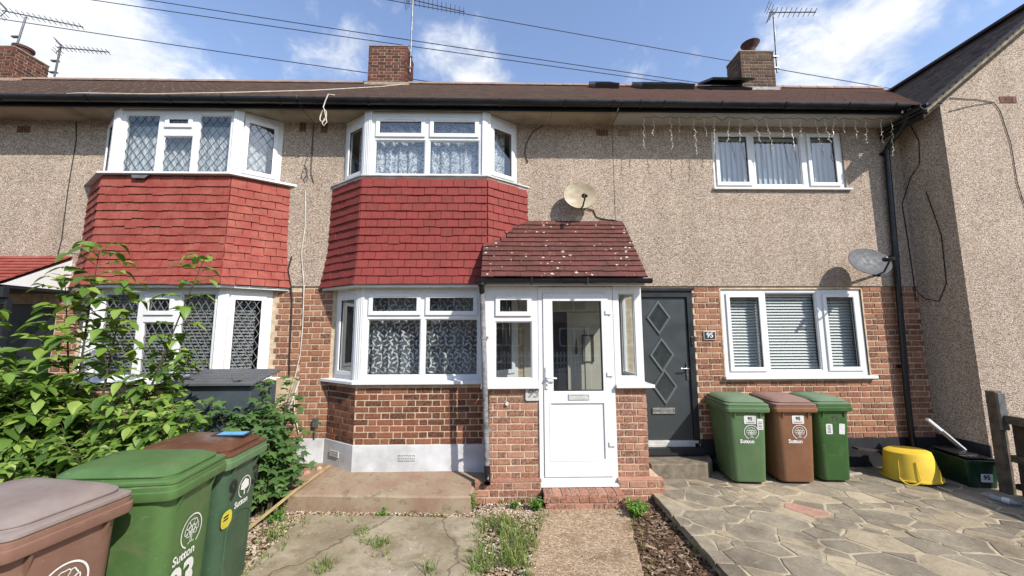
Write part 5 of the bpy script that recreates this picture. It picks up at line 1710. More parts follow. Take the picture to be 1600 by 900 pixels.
def wheelie_bin(label, loc, rz, body, lidm, rim=None, hs=1.0, ws=1.0, panel=False, domed=True, lid_mat2=None):
    t = thing('wheelie_bin', label, 'wheelie bin', loc, rz, 'council wheelie bins')
    S = Matrix.Diagonal((ws, ws, hs, 1))
    m = MB()
    m.loft([rr(.42, .50, .07, .03, cy=-.03), rr(.44, .52, .08, .05, cy=-.03), rr(.505, .63, .085, .86, cy=0), rr(.515, .645, .085, .90, cy=0)], True, False, S)
    b = m.build('body', body, t, smooth=35, local=True)
    m = MB()
    m.loft([rr(.515, .645, .06, .885), rr(.565, .715, .05, .90), rr(.575, .725, .05, .915), rr(.575, .725, .05, .945), rr(.560, .71, .05, .950), rr(.560, .71, .05, .972), rr(.545, .695, .05, .978), rr(.48, .62, .05, .975)], False, True, S)
    m.build('rim', rim or body, t, smooth=35, local=True)
    for x in (-.16, .16):
        q = MB(); q.add([(x - .008, -.345, .895), (x + .008, -.345, .895), (x + .008, -.312, .80), (x - .008, -.312, .80), (x - .008, -.30, .895), (x + .008, -.30, .895)], [(0, 3, 2, 1), (0, 4, 3), (1, 2, 5)], S); q.build('gusset', body, t, local=True)
    m = MB()
    ti = .035
    m.loft([rr(.545, .70, .05, .979, cy=-.005), rr(.552, .706, .05, .984, cy=-.005), rr(.552, .706, .05, .996, cy=-.005), rr(.53, .675, .06, 1.003, cy=0, tilt=ti * .4)], False, False, S)
    rings = [rr(.53, .675, .06, 1.003, cy=0, tilt=ti * .4)]
    m.loft([rr(.53, .675, .06, 1.003, tilt=ti * .4), rr(.498, .64, .08, 1.006, cy=.004, tilt=ti * .5), rr(.496, .638, .08, 1.013, cy=.004, tilt=ti * .7), rr(.512, .655, .09, 1.015, cy=.006, tilt=ti * .8), rr(.512, .655, .09, 1.021, cy=.006, tilt=ti * .8),
            rr(.47, .60, .10, 1.036, cy=.01, tilt=ti), rr(.42, .54, .10, 1.047, cy=.012, tilt=ti), rr(.30, .40, .09, 1.057, cy=.016, tilt=ti), rr(.1, .16, .03, 1.061, cy=.016, tilt=ti)], False, True, S)
    l_ = m.build('lid', lidm, t, smooth=28, local=True)
    m = MB()
    for x in (-.2, .2): m.tube([(x - .05, .365, .975), (x + .05, .365, .975)], .018, 10, S)
    m.tube([(-.2, .39, .955), (.2, .39, .955)], .014, 10, S)
    m.build('hinge', body, t, smooth=40, local=True)
    for x in (-.235, .235):
        w = MB(); w.tube([(x - .025, .25, .1), (x + .025, .25, .1)], .1, 20); w.tube([(x - .03, .25, .1), (x + .03, .25, .1)], .05, 14)
        w.build('wheel', M['black_plastic'], t, smooth=40, local=True)
    if panel:
        q = MB()
        pts = []
        for a in range(180, -1, -15): pts.append((.15 * cos(radians(a)), .47 + .07 * sin(radians(a))))
        out_ = [(-.15, .1)] + pts + [(.15, .1)]
        def fy(z): return -(.50 + (z - .05) * (.13 / .81)) / 2 - .03 + (z - .05) * (.03 / .81) - .004
        ribbon_pts = out_
        vs = []; 
        rings2 = []
        for x, z in out_:
            rings2.append([(x * 1.06, fy(z) + .004, z + .0), (x * 1.03, fy(z) - .008, z), (x * .97, fy(z) - .008, z), (x * .94, fy(z) + .004, z)])
        q.loft(rings2, True, True, S)
        q.build('moulded_panel', body, t, smooth=30, local=True)
    return t, S
def face(S, x, z):
    """matrix on the bin's front face, a hair proud of it"""
    y = -(.52 + (z - .05) * (.11 / .81)) / 2 - .03 + (z - .05) * (.03 / .81)
    sl = atan2((.055 - .03) , .81)
    p = S @ Vector((x, y - .005, z))
    return Matrix.Translation(p) @ Matrix.Rotation(radians(1.6), 4, 'X')
def rounded_plate(mb, w, h, r, Mx, v=0.0):
    pts = [(x, v, z) for x, z, _ in [(p[0], p[1], 0) for p in rr(w, h, r, 0, 4)]]
    mb.add(pts, [tuple(range(len(pts)))], Mx)
def sticker(t, S, x, z, w, h, mat=STICK, name='sticker', rot=0.0):
    m = MB(); rounded_plate(m, w, h, min(w, h) * .15, face(S, x, z) @ Matrix.Rotation(rot, 4, 'Y'))
    return m.build(name, mat, t, local=True)
# left row: brown, green, dark green with brown lid; fronts face the path
A_, SA_ = wheelie_bin('brown bin with faded grey lid at the bottom left corner', (-2.51, -3.56, GZ + .005), radians(84), BB1, BB1L, rim=BB1, hs=1.125, ws=1.0)
emblem(A_, face(SA_, -.0, .68), .108)
put_text('lettering', 'Sutton', .075, WHITE, A_, face(SA_, -.03, .545), .002)
B_, SB_ = wheelie_bin('green bin numbered 93 in white, between the brown bin and the dark green bin', (-2.41, -2.96, GZ + .005), radians(97), BG1, BG1, hs=1.12, ws=1.02)
emblem(B_, face(SB_, .0, .635), .1)
put_text('lettering', 'Sutton', .078, WHITE, B_, face(SB_, -.05, .52), .0022)
put_text('number', '93', .25, WHITE, B_, face(SB_, -.05, .385), .008)
C_, SC_ = wheelie_bin('dark green bin with chestnut brown lid and black 9 and 3', (-2.45, -2.38, GZ + .005), radians(94), BG3, BB3L, rim=BG2, hs=1.10, panel=True)
emblem(C_, face(SC_, .03, .70), .08, True)
put_text('lettering', 'Sutton', .066, WHITE, C_, face(SC_, .0, .60), .002)
put_text('number', '9', .2, BLACK, C_, face(SC_, -.125, .72), .008)
put_text('number', '3', .2, BLACK, C_, face(SC_, .178, .735), .008)
q = MB(); rounded_plate(q, .13, .125, .05, face(SC_, -.175, .55)); q.build('yellow_sticker', YEL, C_, local=True)
q = MB(); [q.box(-.03 + .0, .03, -.0015, -.001, z_, z_ + .012, face(SC_, -.185, .555)) for z_ in (-.01, .012)]; q.build('sticker_print', BLACK, C_, local=True)
m = MB()
Mx = Matrix.Translation((-2.31, -2.27, GZ + 1.178)) @ Matrix.Rotation(radians(97), 4, 'Z') @ Matrix.Rotation(radians(2), 4, 'X')
m.box(-.085, .085, -.13, .13, -.001, .004, Mx)
fl = m.build('leaflet', surf('dark_blue_print', lin(34, 46, 62), lin(28, 38, 52), 8, .5)); tag(fl, 'blue and dark leaflet lying on the chestnut bin lid', 'leaflet')
m = MB(); m.box(-.05, .06, -.105, .1, .0045, .0055, Mx); m.build('blue_panel', surf('light_blue_print', lin(112, 186, 226), lin(96, 170, 214), 14, .5), fl)
# right row at 95
HS = 1.01
D_, SD_ = wheelie_bin('pale green bin marked 95 nearest the dark grey door', (3.19, -.33, PZ + .004), radians(-6), BG2, BG2L, hs=HS, ws=.98)
E_, SE_ = wheelie_bin('orange brown bin marked 95 between the two green bins', (3.80, -.345, PZ + .004), radians(-4), BB2, BB2L, hs=HS, ws=.98)
F_, SF_ = wheelie_bin('mid green bin with torn white stickers under the lower window', (4.325, -.34, PZ + .004), radians(-2), BG4, BG2L, rim=BG4, hs=HS, ws=.86)
for t_, S_ in ((D_, SD_), (E_, SE_)):
    s_ = sticker(t_, S_, .03, .80, .15, .105)
    put_text('number', '95', .06, BLACK, t_, face(S_, .03, .812) @ Matrix.Translation((0, -.0015, 0)), .002)
    q = MB(); [q.box(-.05, .05, -.0015, -.001, -.03 - .009 * k_, -.025 - .009 * k_, face(S_, .03, .80)) for k_ in range(2)]; q.build('sticker_print', BB1L, t_, local=True)
    emblem(t_, face(S_, .04, .645), .088)
    put_text('lettering', 'Sutton', .066, WHITE, t_, face(S_, -.02, .53), .0022)
sticker(D_, SD_, .155, .745, .075, .14)
q = MB(); [q.box(-.02, .024, -.0015, -.001, -.05 + .02 * k_, -.044 + .02 * k_ + .004 * (k_ % 2), face(SD_, .155, .745)) for k_ in range(5)]; q.build('sticker_print', BB1L, D_, local=True)
sticker(F_, SF_, -.075, .67, .085, .13); sticker(F_, SF_, .115, .67, .075, .135, rot=.08)
q = MB(); [q.box(-.025 + .006 * (k_ % 3), .02 - .004 * (k_ % 2), -.0015, -.001, -.045 + .017 * k_, -.037 + .017 * k_, face(SF_, -.075, .67)) for k_ in range(6)]; q.build('sticker_print', BG3, F_, local=True)
put_text('embossed_mark', '95', .09, BG3, F_, face(SF_, .03, .80), .0015)

# ------------------------------------------------------------ yellow tub, recycling box and clutter
YT = bin_plastic('yellow_rubber', (240, 204, 66), (230, 190, 54), rough=.5)
tb = thing('rubber_tub', 'yellow flexible tub turned upside down by the black plinth', 'tub', (5.42, -.47, PZ), radians(30))
tilt = Matrix.Rotation(radians(-4), 4, 'X')
m = MB()
prof = [(.312, .012), (.312, .03), (.297, .034), (.288, .08), (.25, .30), (.238, .345), (.20, .365), (.02, .36)]
m.loft([[(r * 1.03 * cos(2 * pi * k / 36), r * .97 * sin(2 * pi * k / 36), z + .01) for k in range(36)] for r, z in prof], False, True, tilt)
m.build('body', YT, tb, smooth=40, local=True)
for a0 in (-2.95, .2):
    m = MB()
    pts = []
    for k in range(11):
        s_ = k / 10; a = a0 + (s_ - .5) * .62
        zz = .02 - .055 * sin(pi * s_) ; r = .322 + .03 * sin(pi * s_)
        pts.append((r * cos(a), r * sin(a), zz + .038))
    m.tube(pts, .010, 8, tilt)
    for s_ in (-.31, .31):
        a = a0 + s_
        m.tube([(.315 * cos(a), .315 * sin(a), .04), (.268 * cos(a), .265 * sin(a), .27)], .005, 6, tilt)
    m.build('handle', YT, tb, smooth=50, local=True)
GB = bin_plastic('dark_green_box_plastic', (24, 66, 44), (18, 54, 36), rough=.3)
rb = thing('recycling_box', 'dark green recycling box marked 95 beside the gable wall', 'recycling box', (6.02, -.57, PZ), radians(80))
m = MB()
m.loft([rr(.47, .30, .03, .005), rr(.48, .31, .035, .01), rr(.53, .36, .04, .30), rr(.56, .39, .04, .305), rr(.56, .39, .04, .335), rr(.535, .365, .04, .34), rr(.52, .35, .04, .335), rr(.48, .31, .03, .03)], True, True)
m.build('body', GB, rb, smooth=30, local=True)
Ms = Matrix.Translation((-.258, -.02, .13)) @ Matrix.Rotation(radians(-90), 4, 'Z') @ Matrix.Rotation(radians(4), 4, 'X')
m = MB(); rounded_plate(m, .13, .10, .012, Ms, -.004); m.build('sticker', STICK, rb, local=True)
put_text('number', '95', .075, BLACK, rb, Ms @ Matrix.Translation((0, -.0055, .005)), .003)
m = MB(); m.box(-.24, .2, -.15, .14, .345, .36); m.box(-.1, .26, -.1, .16, .361, .372)
lidb = m.build('box_lid', M['black_plastic'], rb, bevel=.004, local=True)
o = put_text('embossed_mark', 'RECYCLE', .045, BG3, rb, Matrix.Translation((.0, .177, .2)) @ Matrix.Rotation(pi, 4, 'Z') @ Matrix.Rotation(radians(4), 4, 'X') @ Matrix.Translation((0, -.002, 0)))
bpy.data.objects.remove(o)
m = MB()
m.bar((5.80, -.40, .62), (5.98, -.42, .45), .05, .035); m.bar((5.95, -.42, .475), (6.19, -.45, .235), .09, .02)
o = m.build('white_board', M['upvc'], bevel=.004); tag(o, 'white plastic offcut sticking up out of the recycling box', 'board')
m = MB(); m.bar((4.93, -.2, .19), (5.4, -.16, .12), .09, .025)
o = m.build('dark_plank', surf('weathered_plank', lin(64, 58, 54), lin(48, 44, 42), 14, .8)); tag(o, 'dark plank propped behind the yellow tub', 'plank')
m = MB(); m.bar((4.50, -.36, PZ + .012), (4.9, -.28, PZ + .012), .04, .015)
o = m.build('pale_stick', surf('pale_scrap', lin(210, 204, 192), lin(168, 160, 146), 20, .8)); tag(o, 'short pale stick on paving at foot of plinth', 'stick')
t = NT('clear_plastic'); t.col(lin(214, 222, 228)); t.set(.12, .5); t.b.inputs['Transmission Weight'].default_value = .55; M['pet'] = t.mat
bt = thing('plastic_bottle', 'crushed clear plastic bottle lying on the paving at the right edge', 'bottle', (5.68, -1.22, PZ + .035), radians(-72))
m = MB(); m.lathe([(.012, -.0), (.03, .004), (.033, .03), (.029, .07), (.033, .1), (.033, .16), (.014, .205), (.013, .212)], 16, Matrix.Translation((-.11, 0, 0)) @ Matrix.Rotation(radians(90), 4, 'Y')); m.build('body', M['pet'], bt, smooth=40, local=True)
m = MB(); m.lathe([(.0155, .21), (.0155, .235), (.005, .236)], 14, Matrix.Translation((-.11, 0, 0)) @ Matrix.Rotation(radians(90), 4, 'Y')); m.build('cap', surf('blue_cap', lin(120, 160, 190), lin(110, 150, 180), 9, .4), bt, smooth=40, local=True)
m = MB(); m.lathe([(.0336, .1), (.0336, .16)], 16, Matrix.Translation((-.11, 0, 0)) @ Matrix.Rotation(radians(90), 4, 'Y')); m.build('wrapper', WHITE, bt, smooth=40, local=True)
# boundary fence
WD = surf('weathered_timber', lin(124, 112, 96), lin(88, 78, 66), 9, .9, .5, 30)
WD2 = surf('dark_weathered_boards', lin(96, 84, 72), lin(66, 58, 50), 7, .9, .5, 30, vary=.15)
CP = surf('concrete_post', lin(150, 146, 136), lin(122, 118, 108), 12, .9, .5, 60)
fc = thing('boundary_fence', 'low timber fence with grey post at the right edge by the gable', 'fence', (6.12, -.95, PZ), world=True)
m = MB(); m.box(6.035, 6.13, -1.0, -.9, -.2, 1.075); m.build('post', WD, fc, bevel=.008)
m = MB(); m.box(6.03, 6.12, -1.035, -1.002, .62, 1.06); m.build('metal_bracket', M['steel'], fc, bevel=.003)
m = MB(); m.box(6.06, 6.12, -2.9, -1.04, .70, .80); m.build('top_rail', WD, fc, bevel=.005)
m = MB(); m.box(6.06, 6.12, -2.9, -1.04, .26, .34); m.build('bottom_rail', WD, fc, bevel=.005)
for k in range(13):
    m = MB(); y = -1.05 - k * .145; m.box(6.125, 6.14 + .004 * (k % 2), y - .14, y, -.18, .70 + random.uniform(-.01, .01)); m.build('board', WD2, fc)

# ------------------------------------------------------------ left garden things
ST = surf('grey_storage_plastic', lin(106, 108, 112), lin(92, 94, 98), 5, .6, .2, 40)
STB = surf('blue_grey_storage_plastic', lin(84, 94, 102), lin(72, 82, 90), 5, .6)
sb = thing('garden_storage_box', 'grey garden storage box with slatted lid behind the shrubs', 'storage box', (-3.4, -.8, -.2), world=True)
m = MB(); m.box(-3.86, -2.98, -1.02, -.5, -.2, 1.2); m.build('body', STB, sb, bevel=.01)
for k in range(6):
    m = MB()
    y0_ = -1.08 + k * .1
    z0_ = 1.235 + (y0_ + 1.08) * .2
    m.add([(-3.92, y0_, z0_), (-2.92, y0_, z0_), (-2.92, y0_ + .082, z0_ + .082 * .2), (-3.92, y0_ + .082, z0_ + .082 * .2), (-3.92, y0_, z0_ - .03), (-2.92, y0_, z0_ - .03), (-2.92, y0_ + .082, z0_ + .0), (-3.92, y0_ + .082, z0_)], [(0, 1, 2, 3), (4, 5, 1, 0), (5, 6, 2, 1), (6, 7, 3, 2), (7, 4, 0, 3), (7, 6, 5, 4)])
    m.build('lid_slat', ST, sb, bevel=.004)
m = MB(); m.add([(-3.27, -.12, .62), (-3.0, -.12, .62), (-2.97, -.03, 1.18), (-3.26, -.03, 1.18), (-3.27, -.10, .62), (-3.0, -.10, .62), (-2.97, -.01, 1.18), (-3.26, -.01, 1.18)], [(0, 1, 2, 3), (1, 5, 6, 2), (3, 2, 6, 7), (0, 3, 7, 4), (4, 7, 6, 5), (0, 4, 5, 1)])
o = m.build('plywood_board', surf('pale_plywood', lin(212, 190, 160), lin(196, 170, 138), 5, .8)); tag(o, 'pale plywood sheet leaning on brick wall behind the lobed shrub', 'board')
m = MB(); m.bar((-3.0, -.16, .72), (-2.92, -.05, 1.16), .03, .02)
o = m.build('white_trim', M['upvc_old']); tag(o, 'white trim strip leaning beside the pale plywood sheet', 'trim')
TM = surf('pale_timber', lin(206, 182, 138), lin(186, 158, 112), 9, .8, .2, 60)
m = MB(); m.bar((-2.36, -.22, .03), (-2.42, -.95, .0), .028, .02); m.bar((-2.42, -.95, .0), (-2.62, -1.5, -.18), .028, .02)
o = m.build('timber_batten', TM); tag(o, 'thin pale timber batten lying across the front slab', 'batten')
for nm, lb, loc, s_ in (('rubble', 'orange brick fragment on the slab beside the timber batten', (-2.55, -.45, .03), .05), ('rubble', 'white rubble fragment on the slab near the plinth', (-2.46, -.3, .03), .04)):
    m = MB(); rn = random.Random(len(lb)); pts = [[(s_ * cos(a) * rn.uniform(.7, 1.2), s_ * .7 * sin(a) * rn.uniform(.7, 1.2), z) for a in [k * 1.047 for k in range(6)]] for z in (-.025, .0)]
    m.loft(pts + [[(x * .5, y * .5, .02) for x, y, z in pts[0]]])
    o = m.build(nm, M['brickporch'] if 'orange' in lb else M['mortar']); o.location = loc; tag(o, lb, 'rubble')
m = MB(); m.box(-6.6, -4.9, -2.55, -2.42, .36, .50); m.box(-6.6, -4.9, -2.57, -2.40, .52, .56); m.box(-6.6, -6.5, -2.5, -2.45, -.22, .36); m.box(-5.0, -4.92, -2.5, -2.45, -.22, .36)
o = m.build('timber_rail', surf('brown_stained_timber', lin(118, 84, 62), lin(92, 64, 48), 6, .8, .3, 40)); tag(o, 'brown timber rail half hidden by leaves at the left edge', 'rail')
m = MB(); m.box(-2.70, -2.63, -.06, -.012, .5, .62); m.tube([(-2.665, -.035, .5), (-2.67, -.03, .34)], .012, 8)
o = m.build('outside_tap_box', M['steel'], bevel=.004); tag(o, 'small grey pipe box on brick wall beside the bay', 'pipe box')

# house number plaques
pq = thing('house_number_plaque', 'white number 93 plaque on porch brickwork beside the white door', 'number plaque', (.36, PY - .012, 1.05))
m = MB(); Mq = Matrix.Identity(4); rounded_plate(m, .175, .17, .02, Mq, -.012); m.loft([[(x, -.012, z) for x, z, _ in rr(.175, .17, .02, 0, 4)], [(x, .006, z) for x, z, _ in rr(.175, .17, .02, 0, 4)]], False, False)
m.build('plate', M['upvc_old'], pq, local=True)
put_text('number', '93', .15, surf('grey_numeral', lin(150, 150, 152), lin(132, 132, 134), 9, .5), pq, Matrix.Translation((0, -.0135, 0)), .003, .25)
pq = thing('house_number_plaque', 'dark slate number 95 plaque on brick wall beside the grey door', 'number plaque', (3.067, -.012, 1.766))
m = MB(); m.box(-.092, .092, -.008, .006, -.065, .065); m.build('plate', M['upvc_old'], pq, local=True, bevel=.004)
m = MB(); m.box(-.08, .08, -.0115, -.0085, -.053, .053); m.build('slate_face', surf('dark_slate', lin(52, 50, 66), lin(44, 44, 56), 12, .5), pq, local=True)
put_text('number', '95', .105, WHITE, pq, Matrix.Translation((0, -.013, 0)), .002)
m = MB(); m.tube([(.04, PY, .93), (.04, PY - .03, .93)], .022, 14); o = m.build('bell_push', M['upvc_old'], smooth=40); tag(o, 'round white bell push on porch brickwork', 'bell push')

# ------------------------------------------------------------ curtains and blinds
def wavy(u0, u1, z0, z1, v, amp, per, Mx, name, mat, parent=None, nz=2, seed=0, scallop=0.0):
    n = int((u1 - u0) / .012)
    m = MB(); vs = []; fs = []
    rn = random.Random(seed); ph = [rn.uniform(0, 6.28) for _ in range(3)]
    for k in range(nz + 1):
        for i in range(n + 1):
            u = u0 + (u1 - u0) * i / n
            y = v + amp * (sin(6.283 * u / per + ph[0]) + .5 * sin(6.283 * u / per * 2.3 + ph[1]))
            z = z0 + (z1 - z0) * k / nz
            if k == 0: z += scallop * abs(sin(pi * u / (per * 2)))
            vs.append((u, y, z))
    for k in range(nz):
        for i in range(n): fs.append((k * (n + 1) + i, k * (n + 1) + i + 1, (k + 1) * (n + 1) + i + 1, (k + 1) * (n + 1) + i))
    m.add(vs, fs, Mx)
    return m.build(name, mat, parent, smooth=80)
def leaf_print(u0, u1, z0, z1, v, Mx, parent, seed, amp=.02, per=.19):
    rn = random.Random(seed); m = MB(); ph = [rn.uniform(0, 6.28) for _ in range(3)]
    fo = lambda u: amp * (sin(6.283 * u / per + ph[0]) + .5 * sin(6.283 * u / per * 2.3 + ph[1]))
    row = 0
    z = z0 + .03
    while z < z1 - .02:
        u = u0 + .02 + (row % 2) * .06
        while u < u1 - .02:
            base = -1 if (row // 2) % 2 else 1
            for sg in (-1, 1):
                a = radians(90 + base * 22 + sg * rn.uniform(28, 52)); L_ = rn.uniform(.07, .105); w = L_ * .27
                p = Vector((u, 0, z)) + Vector((cos(a), 0, sin(a))) * .008
                d = Vector((cos(a), 0, sin(a))); s_ = Vector((-d.z, 0, d.x)) * w / 2
                vs = [p, p + d * L_ * .35 + s_, p + d * L_ * .75 + s_ * .6, p + d * L_, p + d * L_ * .75 - s_ * .6, p + d * L_ * .35 - s_]
                vs = [Vector((q.x, v - .004 - .001 * sg + fo(q.x), q.z)) for q in vs]
                m.add(vs, [tuple(range(6))], Mx)
            u += rn.uniform(.1, .13)
        z += .062; row += 1
    o = m.build('woven_leaf_pattern', M['leafprint'], parent); o['kind'] = 'stuff'
Pw = bay(C93, -.2)
cur = thing('net_curtain', 'leaf patterned net curtain in the lower bay window of number 93', 'curtain', (C93, -.1, 1.2), world=True)
for s in range(3):
    A, B = Vector(Pw[s]), Vector(Pw[s + 1]); L_ = (B - A).length; U = (B - A) / L_
    Mx = frame_matrix((A.x, A.y, 1.2), (U.x, U.y, 0))
    wavy(0.0, L_, 0.0, 1.17, 0, .02, .19, Mx, 'net_panel', M['net'], cur, seed=s)
    leaf_print(0.0, L_, .02, 1.15, -.004, Mx, cur, s)
cur = thing('lace_curtain', 'white lace curtain in the upper bay window of number 93', 'curtain', (C93, -.1, 4.08), world=True)
Pw = bay(C93, -.16)
for s in range(3):
    A, B = Vector(Pw[s]), Vector(Pw[s + 1]); L_ = (B - A).length; U = (B - A) / L_
    wavy(0, L_, .02, .92, 0, .018, .16, frame_matrix((A.x, A.y, 4.09), (U.x, U.y, 0)), 'lace_panel', M['lace'], cur, seed=7 + s, scallop=.05)
cur = thing('voile_curtain', 'white voile curtain in the upper leaded bay window', 'curtain', (C91, -.1, 4.1), world=True)
Pw = bay(C91, -.18)
for s in range(3):
    A, B = Vector(Pw[s]), Vector(Pw[s + 1]); L_ = (B - A).length; U = (B - A) / L_
    wavy(0, L_, 0, .80, 0, .012, .14, frame_matrix((A.x, A.y, 4.09), (U.x, U.y, 0)), 'voile_panel', M['voile'], cur, seed=17 + s)
def slat_blind(label, O, U, W, H, n, mat, tiltd=38, sw=.042):
    t = thing('venetian_blind', label, 'blind', O, world=True)
    m = MB()
    a = radians(tiltd)
    m.add([(0, -sw / 2 * cos(a), -sw / 2 * sin(a)), (1, -sw / 2 * cos(a), -sw / 2 * sin(a)), (1, 0, .003), (0, 0, .003), (1, sw / 2 * cos(a), sw / 2 * sin(a)), (0, sw / 2 * cos(a), sw / 2 * sin(a))], [(0, 1, 2, 3), (3, 2, 4, 5)])
    me = m.mesh('slat', M[mat])
    Mx = frame_matrix(O, U)
    for k in range(n):
        link('slat', me, t, matrix=Mx @ Matrix.Translation((0, 0, H * (k + .5) / n)) @ Matrix.Diagonal((W, 1, 1, 1)))
    m = MB(); m.box(0, W, -.025, .025, H, H + .03, Mx); m.build('head_rail', M[mat], t)
    for f in (.15, .85):
        m = MB(); m.tube([Mx @ Vector((W * f, -.024, 0)), Mx @ Vector((W * f, -.024, H))], .0012, 4); m.build('ladder_cord', M['blind'], t)
for lab, x0_, x1_ in (('white slatted blind in the left light of the lower window of number 95', 3.36, 3.92), ('white slatted blind in the wide middle light of the lower window of number 95', 3.95, 4.79), ('white slatted blind in the right light of the lower window of number 95', 4.83, 5.39)):
    slat_blind(lab, (x0_, .15, WL[2] + .05), (1, 0, 0), x1_ - x0_, 1.17, 26, 'blind', 45, .054)
Pw = bay(C91, -.17)
for s, lab in ((0, 'grey slatted blind in the left side of the lower leaded bay'), (1, 'wide grey slatted blind across the front of the lower leaded bay'), (2, 'grey slatted blind in the right side of the lower leaded bay')):
    A, B = Vector(Pw[s]), Vector(Pw[s + 1]); L_ = (B - A).length; U = (B - A) / L_
    slat_blind(lab, (A.x, A.y, 1.22), (U.x, U.y, 0), L_, 1.17, 26, 'greyblind', 40, .052)
vb = thing('vertical_blind', 'pale vertical blind behind the upper window of number 95', 'blind', (4.3, .18, 4.06), world=True)
m = MB(); m.add([(0, 0, 0), (.088, 0, 0), (.088, 0, .84), (0, 0, .84)], [(0, 1, 2, 3)]); me = m.mesh('slat', M['vblind'])
for k in range(25):
    link('slat', me, vb, matrix=Matrix.Translation((3.3 + k * .084, .17, 4.08)) @ Matrix.Rotation(radians(24 + random.uniform(-3, 3)), 4, 'Z'))
m = MB(); m.box(3.29, 5.41, .15, .2, 4.925, 4.96); m.build('head_rail', M['blind'], vb)

# ------------------------------------------------------------ dishes, aerials, wires, lights
def dish(label, c, ax, r, mat, arm_to, name='satellite_dish', mount=None):
    t = thing(name, label, 'satellite dish', mount)
    loc = Vector(mount)
    ax = Vector(ax).normalized()
    side = ax.cross(UP).normalized(); up = side.cross(ax)
    Mx = Matrix((side, up, ax)).transposed().to_4x4(); Mx.translation = Vector(c) - loc
    m = MB(); rings = []
    n = 36
    for k in range(7):
        q = k / 6
        rings.append([(r * q * 1.0 * cos(2 * pi * i / n), r * q * .86 * sin(2 * pi * i / n), .10 * r * 1.6 * q * q - .10 * r * 1.6) for i in range(n)])
    rings[0] = [(.002 * cos(2 * pi * i / n), .002 * sin(2 * pi * i / n), -.10 * r * 1.6) for i in range(n)]
    rings.append([(r * 1.015 * cos(2 * pi * i / n), r * .875 * sin(2 * pi * i / n), -.006) for i in range(n)])
    rings += [[(x, y, z - .008) for x, y, z in ring] for ring in reversed(rings[:7])]
    m.loft(rings, True, True, Mx)
    m.build('reflector', mat, t, smooth=40, local=True)
    m = MB()
    lnb = Mx @ Vector((0, -r * .62, r * 1.05))
    m.tube([Mx @ Vector((0, -r * .82, -.04)), Mx @ Vector((0, -r * .95, .1)), lnb], .012, 8)
    m.build('feed_arm', M['frame95'], t, smooth=50, local=True)
    m = MB()
    d2 = (Mx @ Vector((0, 0, 0)) - lnb).normalized()
    m.tube([lnb - d2 * .05, lnb + d2 * .05, lnb + d2 * .055, lnb + d2 * .1], [.022, .022, .034, .034], 12)
    m.build('receiver', M['black_plastic'], t, smooth=40, local=True)
    m = MB()
    back = Mx @ Vector((0, -r * .1, -.17 * r))
    m.tube([back, back - ax * .07, Vector((0, -.06, -.02)), Vector((0, 0.02, -.02))], .016, 8)
    m.box(-.06, .06, -.0, .012, -.1, .08)
    m.build('wall_bracket', M['steel'], t, smooth=40, local=True)
t = NT('rusted_cream_dish'); c = t.mix(t.mr(t.noise(5, 7, .7), .42, .66), lin(204, 194, 170), lin(150, 128, 96)); c = t.mix(t.mr(t.noise(2, 4, .6), .4, .7), c, lin(180, 164, 128)); t.col(c); t.set(.6, .4); M['dishrust'] = t.mat
M['dishgrey'] = surf('grey_perforated_dish', lin(92, 96, 100), lin(78, 82, 86), 9, .6, .3, 180)
dish('rust stained cream satellite dish above the porch roof', (1.145, -.2, 3.855), (.05, -.97, .14), .25, M['dishrust'], None, mount=(1.2, -.014, 3.80))
dish('grey satellite dish beside the black downpipe', (5.33, -.33, 2.83), (-.10, -.86, .42), .275, M['dishgrey'], None, mount=(5.72, -.014, 2.75))
def wire(label, pts, r, mat, name='cable', cat='cable', n=6):
    m = MB(); m.tube(pts, r, n)
    o = m.build(name, mat, smooth=60); tag(o, label, cat)
    return o
def overhead(label, a, b, sag):
    a = Vector(a); b = Vector(b)
    wire(label, [a.lerp(b, k / 16) + Vector((0, 0, -sag * 4 * (k / 16) * (1 - k / 16))) for k in range(17)], .016, M['wire_sky'], 'overhead_wire', 'overhead wire')
def ext(a, b, f0, f1, y=9.0):
    a = Vector((a[0], y, a[1])); b = Vector((b[0], y, b[1]))
    return a + (b - a) * f0, a + (b - a) * f1
for lab, a, b, f0, f1 in (('overhead wire crossing the big left cloud and passing behind the middle chimney', (-20.6, 14.72), (-1.37, 11.96), -.3, 1.5),
                          ('lower of the two parallel overhead wires above the middle chimney', (-16.47, 15.57), (8.08, 12.1), -.4, 1.4),
                          ('upper of the two parallel overhead wires above the middle chimney', (-14.26, 15.61), (9.17, 12.11), -.4, 1.4),
                          ('overhead wire running down to the right behind the right chimney', (-4.36, 15.78), (16.53, 12.05), -.5, 1.4)):
    p_, q_ = ext(a, b, f0, f1)
    overhead(lab, p_, q_, .12)
